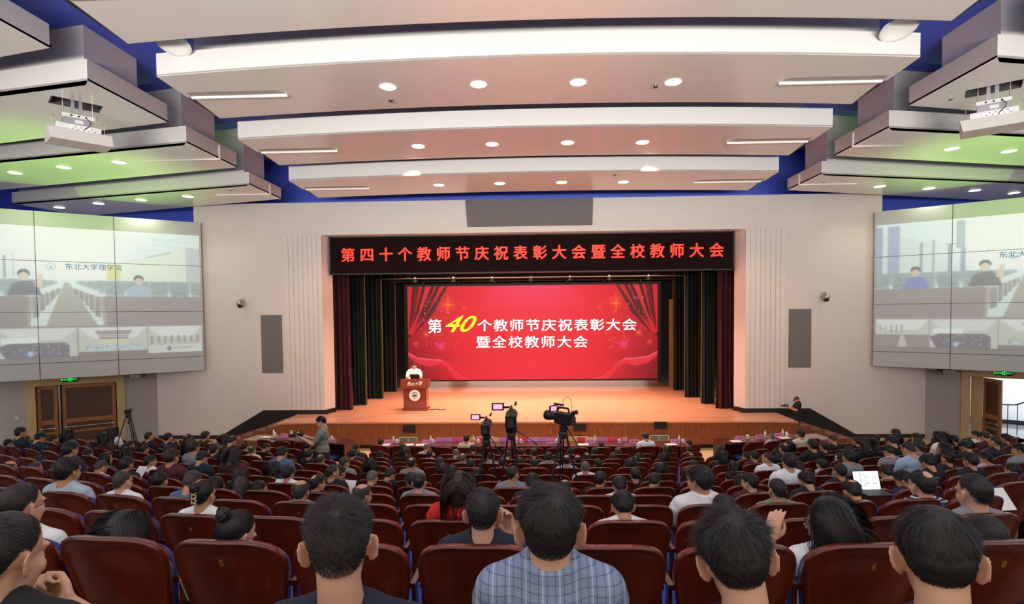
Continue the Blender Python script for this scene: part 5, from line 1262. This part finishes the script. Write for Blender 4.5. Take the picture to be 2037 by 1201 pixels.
mid(4, 629, 943, 'thin', 'black', 'black', 1, 0, 'man with thinning crown just behind the bald man of row four')
mid(4, 834, 941, 'crop', 'black', 'grey', 0, 0, 'man with cropped black hair and big ears left of the red top woman', skin=M_skin2)
mid(4, 1058, 940, 'full', 'black', 'black', 0, 1, 'man with black hair straight before the plaid suit man')
mid(4, 1124, 953, 'thin', 'dark', 'black', 0, 1, 'man with thin crown showing beside the plaid suit man')
mid(4, 1234, 946, 'full', 'dark', 'white', 0, 1, 'man with dark hair straight before the full haired white shirt man')
# farther rows: row, px, top py, hair, colour, shirt, turn, head bent
FAR = '''5 738 935 crop grey black 0 1|5 820 939 full black black -1 0|5 1018 927 crop black grey 1 0|5 1192 937 short black black 1 0|5 1263 930 short black black 0 0|5 1297 939 full dark black 1 1|5 572 926 full black white 0 0|5 660 924 crop black black 1 0|6 675 926 full black navy 1 0|5 1671 922 short black black -1 0|5 1768 923 full black grey 1 1|4 1807 933 full black navy -1 1|5 2014 921 short black white -1 0|4 1476 942 long black black -1 0
6 770 929 short black black 1 1|7 738 912 long black black 0 0|7 880 920 bob brown white 0 0|6 901 925 full black black 0 0|8 872 909 full black grey 0 0|7 819 909 thin black grey 0 0|8 930 912 full dark black 0 0|9 919 901 baldtop grey green 0 0|10 891 892 baldtop grey black 0 1|10 861 895 short black cream 0 0|9 800 903 long black black 0 0|10 801 890 bob black black 0 0|10 737 896 full black white 0 0|12 750 872 short black white 0 0|11 819 882 full black black 0 1|11 849 882 crop grey greyblue 0 1|12 930 864 short black cream 0 0|11 941 884 full brown black 0 0
12 1196 878 short black black 0 0|11 1185 890 full black black 0 0|10 1187 900 thin black black 0 0|12 1269 860 short black white 0 1|11 1239 891 full black black 0 1|10 1217 900 full brown black 0 0|10 1286 900 bob black black 0 1|11 1319 888 long black black 0 0|11 1337 889 full black black 0 1|12 1376 874 short black black -1 0|11 1379 886 full black black 0 1|9 1319 900 long dark white 0 0|9 1266 908 ponytail black black 0 0|8 1242 911 bob dark black 0 0|8 1201 912 short black maroon 0 0|7 1315 921 bob black maroon 0 0|10 1386 901 thin black black 0 0|8 1384 914 short dark lightblue 0 0|6 1371 930 bob brown navy -1 0|7 1287 928 full brown black 0 1
7 1164 917 crop grey white 0 0|8 1161 905 bald black grey 0 0|8 1126 905 baldtop black lightblue 0 0|11 1136 890 full black black 0 0|10 1078 892 full black black -1 0|9 1083 899 full black grey 0 0|8 1056 912 full black black 0 1|8 1027 909 full black maroon 0 0|8 1001 909 short black black 0 0|7 948 930 full black black 0 1|11 1040 891 full dark black 1 0|10 990 895 full dark black 0 1|9 975 899 short black green 0 1|9 1105 900 bob dark navy 0 0
11 445 866 short black black 0 0|10 477 880 short black grey 1 0|10 536 880 short black black 1 1|9 523 886 thin saltpepper cream 1 0|10 612 877 full black black 0 0|8 617 903 thin saltpepper greyblue 0 0|9 615 894 full black black 0 0|10 696 883 full black black 1 0|7 684 908 short saltpepper grey 1 0|9 683 893 full black black 0 0|6 542 918 long black navy 0 0|5 475 934 full black black 0 0|8 577 912 short black black 0 0
12 1535 861 crop grey greyblue 0 0|11 1590 854 full black cream 0 0|10 1558 877 long black dots 0 0|10 1605 877 full black black 0 0|10 1682 869 short black black -1 0|9 1430 887 ponytail black black -1 0|8 1440 896 bob black black -1 0|8 1487 899 short black maroon -1 0|8 1503 896 short black maroon -1 0|7 1528 899 crop brown white -1 0|9 1549 890 long black dots 0 0|6 1592 916 full dark black 0 1|9 1651 879 short black black -1 0|8 1650 897 ponytail black black 0 0|7 1687 893 long brown brown2 0 0|8 1706 886 short black pink -1 0|6 1634 912 short dark greyblue -1 0|7 1460 917 bob black maroon -1 0|6 1455 938 bun black black 0 1|6 1539 927 full dark black 0 1|9 1732 870 short black black -1 0|9 1518 905 full black navy 0 0
9 1743 878 long black black -1 0|10 1756 864 full black black -1 0|10 1773 862 bob black white -1 0|9 1808 867 full black black 0 0|8 1837 872 long brown maroon -1 0|9 1872 868 bob dark black -1 0|7 1772 884 short black stripe -1 1|7 1813 878 crop black lightblue -1 1|7 1876 880 ponytail black black -1 0|8 1907 872 bob black navy -1 0|9 1922 865 full black black 0 0|7 1926 875 full black black -1 1|9 1943 856 short black white -1 0|9 1968 851 full black olive -1 0|7 1979 867 crop brown navy -1 0|8 2009 862 full brown brown2 0 0|6 2028 881 full black grey -1 0|6 1851 902 full black black -1 1|6 1885 900 bun brown black -1 0|6 1931 900 full dark black -1 0|6 1960 898 full black pink -1 0|6 1789 910 bob black black -1 1|8 1793 886 short dark black -1 0
8 16 873 full black grey 1 0|9 53 867 short black black 1 0|8 70 876 full black cream 1 1|9 108 865 full black black 1 0|5 20 916 bald black brown2 1 0|6 78 906 bob dark black 1 0|5 70 919 crop saltpepper lightblue 1 0|7 130 886 full black black 1 1|8 178 885 full dark black 1 0|9 212 875 bob brown black 0 0|7 175 893 full black black 1 0|6 210 900 bob black black 1 0|5 195 915 crop saltpepper white 1 1|8 240 881 full black black 0 0|7 252 889 ponytail black black 1 0|9 273 877 short black black 1 0|8 300 884 short black black 1 0|10 332 870 short black black 1 0|10 367 871 crop grey white 1 0|9 398 879 baldtop black black 1 0|8 345 884 full dark black 1 1|8 427 885 full black black 1 0|5 252 909 full black black 1 0|6 298 905 full dark white 1 0|6 336 904 full black grey 1 1|6 223 897 full dark navy 1 0|7 262 895 full black orange 1 1|8 450 893 ponytail black black 1 0'''
SHIRT['brown2'] = '3a2620'; CDESC['brown2'] = 'dark brown'
for ln in FAR.split('\n'):
    for it in ln.split('|'):
        q = it.split(); nfar = len(SEATED)
        if abs(float(q[1])-1057) > 430 and nfar % 4: q[6] = '0'
        seat_person(int(q[0]), float(q[1]), float(q[2]), q[3], q[4], q[5], int(q[6]), int(q[7]))
rf = random.Random(11); cnt = 0
for (i, s, X, Y, a, px) in sorted(SEATS, key=lambda q: (q[5]*7919) % 101):
    if not (5 <= i <= 10) or not (15 < px < 560 or 1560 < px < 2020) or cnt >= 30 or (i, s) in FARSEATS: continue
    if any(j == i and abs(x-X) < .5 for j, x in TAKEN): continue
    q = PX((X, Y+.26, row_f(i)+rf.uniform(1.15, 1.24)))
    if seat_person(i, q[0], q[1], rf.choice(['short', 'full', 'crop', 'full', 'bob', 'long', 'thin']), rf.choice(['black', 'black', 'dark', 'brown']), rf.choice(['black', 'navy', 'black', 'grey', 'white', 'maroon', 'blue']), 0, rf.random() < .3): cnt += 1
# labels of the seated people who have none of their own
byrow = {}
for t in SEATED: byrow.setdefault(INFO[t.name]['_i'], []).append(t)
for i, L in byrow.items():
    for sd, f in (('left', lambda t: INFO[t.name]['_px'] < 1057), ('right', lambda t: INFO[t.name]['_px'] >= 1057)):
        for r, t in enumerate(sorted([t for t in L if f(t)], key=lambda t: abs(INFO[t.name]['_px']-1057))):
            hair, hc, sh, b, lab = INFO[t.name]['_h']
            t['label'] = lab if lab else 'person, '+HDESC[hair].format(c=CDESC.get(hc, hc))+', '+CDESC.get(sh, sh)+f' top, {ORD[i-1]} row, {ORD[r]} {sd} of centre'
# ------------------------------------------------------------------ things held or used among the seats
M_screenlit = mat('phone_screen', 'ffffff', .4, emit='e4e8f4', estr=.85)
p, a = place(3, 1722, 952, .62); t = root('laptop', 'open laptop with a bright white page, right of centre', 'laptop', (p[0], p[1], 3.03+0*p[2]), .08)
cl = UY(1722, 957, p[1]+.1); t.location = (cl[0]-.03, p[1], UY(1722, 972, p[1])[2]-.02); t.scale = (.8, .8, .8)
link('keyboard_base', MB().box(-.16, .16, -.22, 0, 0, .018), M_black, t)
lid = link('lid', MB().cbox((0, .045, .115), (.165, .005, .115), Matrix.Rotation(-.3, 3, 'X')), M_black, t)
link('screen', MB().cbox((0, .0395, .115), (.158, .001, .108), Matrix.Rotation(-.3, 3, 'X')), M_screenlit, lid)
mb = MB()
for (x, z, w) in ((-.075, .115, .002), ): mb.cbox((x, .038, z), (w, .001, .105), Matrix.Rotation(-.3, 3, 'X'))
for k in range(7):
    z = .18-.02*k; y = .0385+(z-.115)*.31; mb.cbox((.0 if k % 3 else -.04, y-.001, z), (.03, .0006, .002), Matrix.Rotation(-.3, 3, 'X'))
    if k in (1, 2, 5): mb.cbox((.10, y-.001, z), (.03, .0006, .002), Matrix.Rotation(-.3, 3, 'X'))
link('page_lines', mb, mat('page_grey', '5a6068', .5), lid)
for px, py, i, lab in ((490, 892, 10, 'lit phone held up at the left block, before the grey topped man'), (1665, 905, 8, 'lit phone held by the ponytail woman in the right block')):
    p, a = place(i, px, py, .42); t = root('phone', lab, 'phone', (p[0], p[1], p[2]-.16), a)
    bevel(link('case', MB().box(-.04, .04, 0, .008, 0, .16), M_black, t), .004); link('screen', MB().box(-.036, .036, -.0015, 0, .008, .152), M_screenlit, t)
for px, py, i, lab in ((277, 928, 5, 'white paper held in the left block'), (555, 962-8, 5, 'small white note on a lap, left of the balding men'), (1995, 972, 3, 'white paper held at the right frame edge'), (694, 956, 5, 'white note before the seats left of centre')):
    p, a = place(i, px, py, .5); tag(link('paper_sheet', MB().cbox((0, 0, 0), (.08, .11, .002), Matrix.Rotation(.9, 3, 'X')), M_paper, None, (p[0], p[1], p[2]-.1), (0, 0, a)), lab, 'paper')
# ------------------------------------------------------------------ standing people
def standing(name_label, loc, rz, H, shirt, poses, hs, sc=1.0, hair='short', hc='black', trousers=True, cap=False, long=False, voxel=.009, glasses=False, skin=None):
    """a standing figure: same torso, legs straight below"""
    mb = MB(); D = Vector((0, -.10, .40)); up = Matrix.Translation(D); H2 = up @ H
    head_prims(mb, H2, True)
    P = lambda c: H2 @ Vector(c)
    mb.tube([P((0, -.022, -.03)), P((0, -.028, -.085)), Vector((0, -.065, 1.365)), Vector((0, -.055, 1.30))], [.056, .053, .060, .075], 18)
    def torso(m, g):
        m.ell((0, -.02, .95), (.165+g, .115+g, .13+g)); m.ell((0, -.02, 1.08), (.145+g, .105+g, .15)); m.ell((0, -.03, 1.22), (.17+g, .115+g, .15)); m.ell((0, -.035, 1.30), (.165+g, .09+g, .085+g))
        for s in (-1, 1): m.ell((s*.165, -.04, 1.315), (.06+g,)*3); m.tube([(s*.04, -.05, 1.37+g*.5), (s*.10, -.045, 1.352), (s*.165, -.04, 1.33)], [.045+g, .042+g, .045+g], 12)
    torso(mb, 0)
    sh = MB(); torso(sh, .018); sh.ell((0, -.02, .90), (.19, .135, .12))
    for k, s in enumerate((-1, 1)):
        a, b, c = [Vector(q) for q in poses[k]]
        mb.tube([a, a.lerp(b, .5), b], [.050, .044, .038], 12); mb.tube([b, b.lerp(c, .35), c], [.039, .036, .026], 12); mb.ell(b, (.038,)*3)
        h = dict(hs[k]); hand_prims(mb, c, h.pop('d'), h.pop('n'), h.pop('side', -s), **{**dict(curl=.7), **h})
        e = b if long else a.lerp(b, .8); sh.tube([a, a.lerp(e, .5), e], [.068, .064, .062], 14)
        if long: sh.tube([b, b.lerp(c, .5), b.lerp(c, .93)], [.055, .048, .038], 14)
        mb.tube([(s*.09, -.02, .92), (s*.10, -.01, .50), (s*.11, -.03, .09)], [.085, .06, .04], 12); mb.ell((s*.115, .03, .04), (.042, .12, .038))
    sh.tube([Vector((0, -.055, 1.35)), Vector((0, -.058, 1.385))], [.095, .078], 20)
    t = root('person', name_label, 'person', loc, rz); t.scale = (sc,)*3
    link('body', remesh(mb, voxel, 'body'), skin or M_skin2, t); link('shirt', remesh(sh, .014, 'shirt', 3), shirtmat(shirt), t)
    tr = MB(); tr.ell((0, -.02, .90), (.178, .125, .12))
    for s in (-1, 1): tr.tube([(s*.09, -.02, .90), (s*.10, -.01, .50), (s*.11, -.03, .10)], [.10, .078, .07], 12)
    link('trousers', remesh(tr, .015, 'trousers', 2), M_trouser, t)
    sh2 = MB()
    for s in (-1, 1): sh2.ell((s*.115, .03, .04), (.05, .135, .048))
    link('shoes', sh2, M_black, t, smooth=True)
    h = link('hair', proto_hair(hair, 0), M_hair[hc], t); h.matrix_local = H2
    face_bits(t, H2, M_hair[hc], glasses)
    if cap:
        c = MB().grid(lambda u, v: ((.086*math.cos(v*PI/2))*math.sin(u*2*PI), -.012+.106*math.cos(v*PI/2)*math.cos(u*2*PI), .045+.092*math.sin(v*PI/2)), 24, 8)
        c.grid(lambda u, v: ((u-.5)*.15, .075+.10*v*(1-(2*u-1)**2*.5), .045-.02*v), 8, 4).grid(lambda u, v: ((.5-u)*.15, .075+.10*v*(1-(2*u-1)**2*.5), .041-.02*v), 8, 4)
        k = link('cap', c, mat('cap_brown', '6b5548', .8), t, smooth=True); k.matrix_local = H2
    return t, H2
M_cam = mat('camera_black', '131313', .4); M_camgrey = mat('camera_grey', '33332f', .4); M_lens = mat('lens_glass', '141a2a', .05); M_monitor = mat('monitor_image', 'd9b0d0', .4, emit='e8a8c8', estr=.9)
def handheld(label, M, parent=None):
    t = root('video_camera', label, 'camera', (0,0,0)); t.matrix_world = M
    bevel(link('camera_body', MB().box(-.05, .05, -.12, .12, -.05, .06), M_cam, t), .01)
    l = link('lens', MB().lathe([(.035, 0), (.042, .02), (.042, .09), (.048, .10), (.048, .13), (.04, .13), (.038, .11), (.001, .11)], 20, (0, .12, .0), (0, 1, 0)), M_cam, t, smooth=True)
    link('handle', MB().tube([(0, -.09, .06), (0, -.08, .11), (0, .06, .11), (0, .09, .06)], .013, 8), M_cam, t)
    link('side_monitor', MB().box(-.13, -.055, .0, .012, -.02, .05), M_camgrey, t); return t
# photographer at the left, facing left with a camera
p = UY(638, 826, 12.9); g = row_f(11); s_ = (p[2]-g)/1.623
E = Matrix.Translation((0, 0, 0))
H = head_matrix(math.radians(4), math.radians(18))
PO = lambda s, e, w: ((s*.205, -.04, 1.30), e, w)
t, H2 = standing('man in a sage green T-shirt filming to the left beside the front table', (p[0], 12.9, g), PI/2+.25, H, 'sage',
    (((-.205, -.04, 1.30), (-.22, .14, 1.08), (-.07, .36, 1.19)), ((.205, -.04, 1.30), (.22, .14, 1.08), (.08, .36, 1.19))), (dict(d=(.2, .9, .1), n=(-.3, 0, -1), curl=.6), dict(d=(-.2, .9, .1), n=(.3, 0, -1), curl=.6)), s_, glasses=True)
handheld('black handheld video camera held by the man in sage green', Matrix.Translation((p[0], 12.9, g)) @ Matrix.Rotation(PI/2+.25, 4, 'Z') @ Matrix.Scale(s_, 4) @ Matrix.Translation((0, .44, 1.24)) @ Matrix.Scale(.75, 4))
# photographer in black on the right steps
p = UY(1588, 789, 17.75); g = .523-.174; s_ = (p[2]-g)/1.62
t, H2 = standing('man in black with a brown cap and camera on the right stage steps', (p[0]+.06, 17.95, g), PI/2-.15, head_matrix(0, math.radians(32)), 'black',
    (((-.205, -.04, 1.30), (-.24, .10, 1.06), (-.07, .34, 1.14)), ((.205, -.04, 1.30), (.24, .10, 1.06), (.07, .34, 1.14))), (dict(d=(.2, .9, .2), n=(-.3, 0, -1), curl=.6), dict(d=(-.2, .9, .2), n=(.3, 0, -1), curl=.6)), s_, cap=True)
handheld('black camera held by the man with the brown cap', Matrix.Translation((p[0]+.06, 17.95, g)) @ Matrix.Rotation(PI/2-.15, 4, 'Z') @ Matrix.Scale(s_, 4) @ Matrix.Translation((0, .42, 1.20)) @ Matrix.Scale(.75, 4))
# speaker behind the lectern
p = UY(823, 722, 20.45); s_ = (p[2]-ZS)/1.62
standing('speaker in a white shirt standing behind the lectern', (p[0], 20.5, ZS), PI+.15, head_matrix(0, math.radians(6)), 'white',
    (((-.205, -.04, 1.30), (-.27, .08, 1.07), (-.17, .22, 1.12)), ((.205, -.04, 1.30), (.27, .08, 1.07), (.17, .22, 1.12))), (dict(d=(.3, 1, -.3), n=(0, .2, 1), curl=.4), dict(d=(-.3, 1, -.3), n=(0, .2, 1), curl=.4)), s_, glasses=False)
# ------------------------------------------------------------------ tripods
def tripod(x, y, zf, zt, label, spread=.42, rz=.3, cam_kind=None):
    t = root('tripod', label, 'tripod', (x, y, zf), rz); h = zt-zf
    for k in range(3):
        a = rz+2*PI*k/3+PI/2; dx, dy = math.cos(a), math.sin(a)
        mb = MB()
        for o in (-.018, .018): mb.tube([(dx*.05-dy*o, dy*.05+dx*o, h-.10), (dx*spread*.55-dy*o, dy*spread*.55+dx*o, h*.47)], .010, 6)
        mb.tube([(dx*spread*.5, dy*spread*.5, h*.5), (dx*spread, dy*spread, .02)], .012, 6).ell((dx*spread*.55, dy*spread*.55, h*.46), (.025, .025, .04), n=8, m=6).ell((dx*spread, dy*spread, .02), (.025, .025, .02), n=8, m=6)
        link('leg', mb, M_cam, t)
    mb = MB()
    for k in range(3):
        a = rz+2*PI*k/3+PI/2; mb.tube([(0, 0, h*.38), (math.cos(a)*spread*.62, math.sin(a)*spread*.62, h*.40)], .008, 6)
    link('spreader', mb, M_camgrey, t)
    link('bowl', MB().lathe([(.03, h-.16), (.06, h-.11), (.07, h-.06), (.05, h-.04)], 14), M_camgrey, t, smooth=True)
    link('fluid_head', MB().box(-.05, .05, -.07, .07, h-.04, h+.04).box(-.035, .035, -.10, .10, h+.04, h+.06).lathe([(.03, 0), (.03, .02)], 12, (.05, 0, h), (1, 0, 0)), M_cam, t)
    link('pan_handle', MB().tube([(.06, -.02, h), (.16, -.30, h-.16), (.19, -.36, h-.22)], [.008, .008, .016], 8), M_cam, t)
    return t
def camcorder(x, y, z, rz, label, big=True):
    t = root('video_camera', label, 'camera', (x, y, z), rz); s = 1 if big else .8; t.scale = (1.3,)*3 if rz < .5 else (1.05,)*3
    bevel(link('camera_body', MB().box(-.065*s, .065*s, -.17*s, .12*s, 0, .16*s), M_cam, t), .015)
    link('lens_barrel', MB().lathe([(.05*s, 0), (.055*s, .02), (.055*s, .12*s), (.068*s, .13*s), (.072*s, .2*s), (.06*s, .2*s), (.05*s, .17*s), (.001, .17*s)], 20, (0, .12*s, .085*s), (0, 1, 0)), M_cam, t, smooth=True)
    link('battery', MB().box(-.035*s, .035*s, -.21*s, -.17*s, .02, .12*s), M_camgrey, t)
    link('viewfinder', MB().tube([(.02, -.16*s, .17*s), (.02, -.24*s, .19*s)], [.025, .032], 10), M_cam, t)
    link('carry_handle', MB().tube([(0, -.12*s, .16*s), (0, -.10*s, .225*s), (0, .08*s, .225*s), (0, .11*s, .16*s)], .016*s, 8).tube([(.05, .05*s, .25*s), (.05, .22*s, .25*s)], .016*s, 8), M_cam, t)
    m = link('side_monitor', MB().box(-.235*s, -.085*s, .02, .035, .185*s, .275*s).box(-.09*s, -.02, .02, .035, .21*s, .235*s), M_cam, t)
    link('monitor_screen', MB().box(-.215*s, -.105*s, .018, .02, .20*s, .262*s), M_monitor, m)
    mb = MB()
    for (a, b) in ((-.04, .05), (.0, .09), (.03, .12)): mb.box(a-.012, a+.012, -.173*s, -.168*s, b, b+.012)
    link('button', mb, M_camgrey, t)
    return t
for (px, pyt, ytop, lab, lab2, Y, sp, rz, big) in ((967, 868, 838, 'shortest black tripod of the three before the stage, left one', 'smallest black video camera, on the left tripod', 8.55, .36, .2, False), (1017, 855, 817, 'middle black tripod of the three before the stage', 'black video camera with flip-out monitor on the middle tripod', 8.5, .34, .9, True), (1120, 851, 806, 'rightmost and tallest black tripod of the three before the stage', 'largest black video camera, turned left, on the right tripod', 8.0, .44, 0.05, True)):
    q = UY(px, pyt, Y); i = min(range(NROW), key=lambda j: abs(row_y(j)+.2-Y)); fl = row_f(i)
    tripod(q[0], Y, fl, q[2], lab, sp, rz); c = camcorder(q[0], Y, q[2]+.062, (.75 if px > 1100 else .0), lab2, big)
    if px > 1100:
        link('cable_loop', MB().tube([(.0, -.02, .23), (.0, .0, .33), (.08, .0, .37), (.16, 0, .33), (.19, 0, .22), (.16, 0, .12)], .004, 6), M_cam, c)
q = UY(255, 818, 12.6); tripod(q[0], 12.6, row_f(9)+.0, q[2], 'black tripod without a camera by the left side wall', .50, .15)
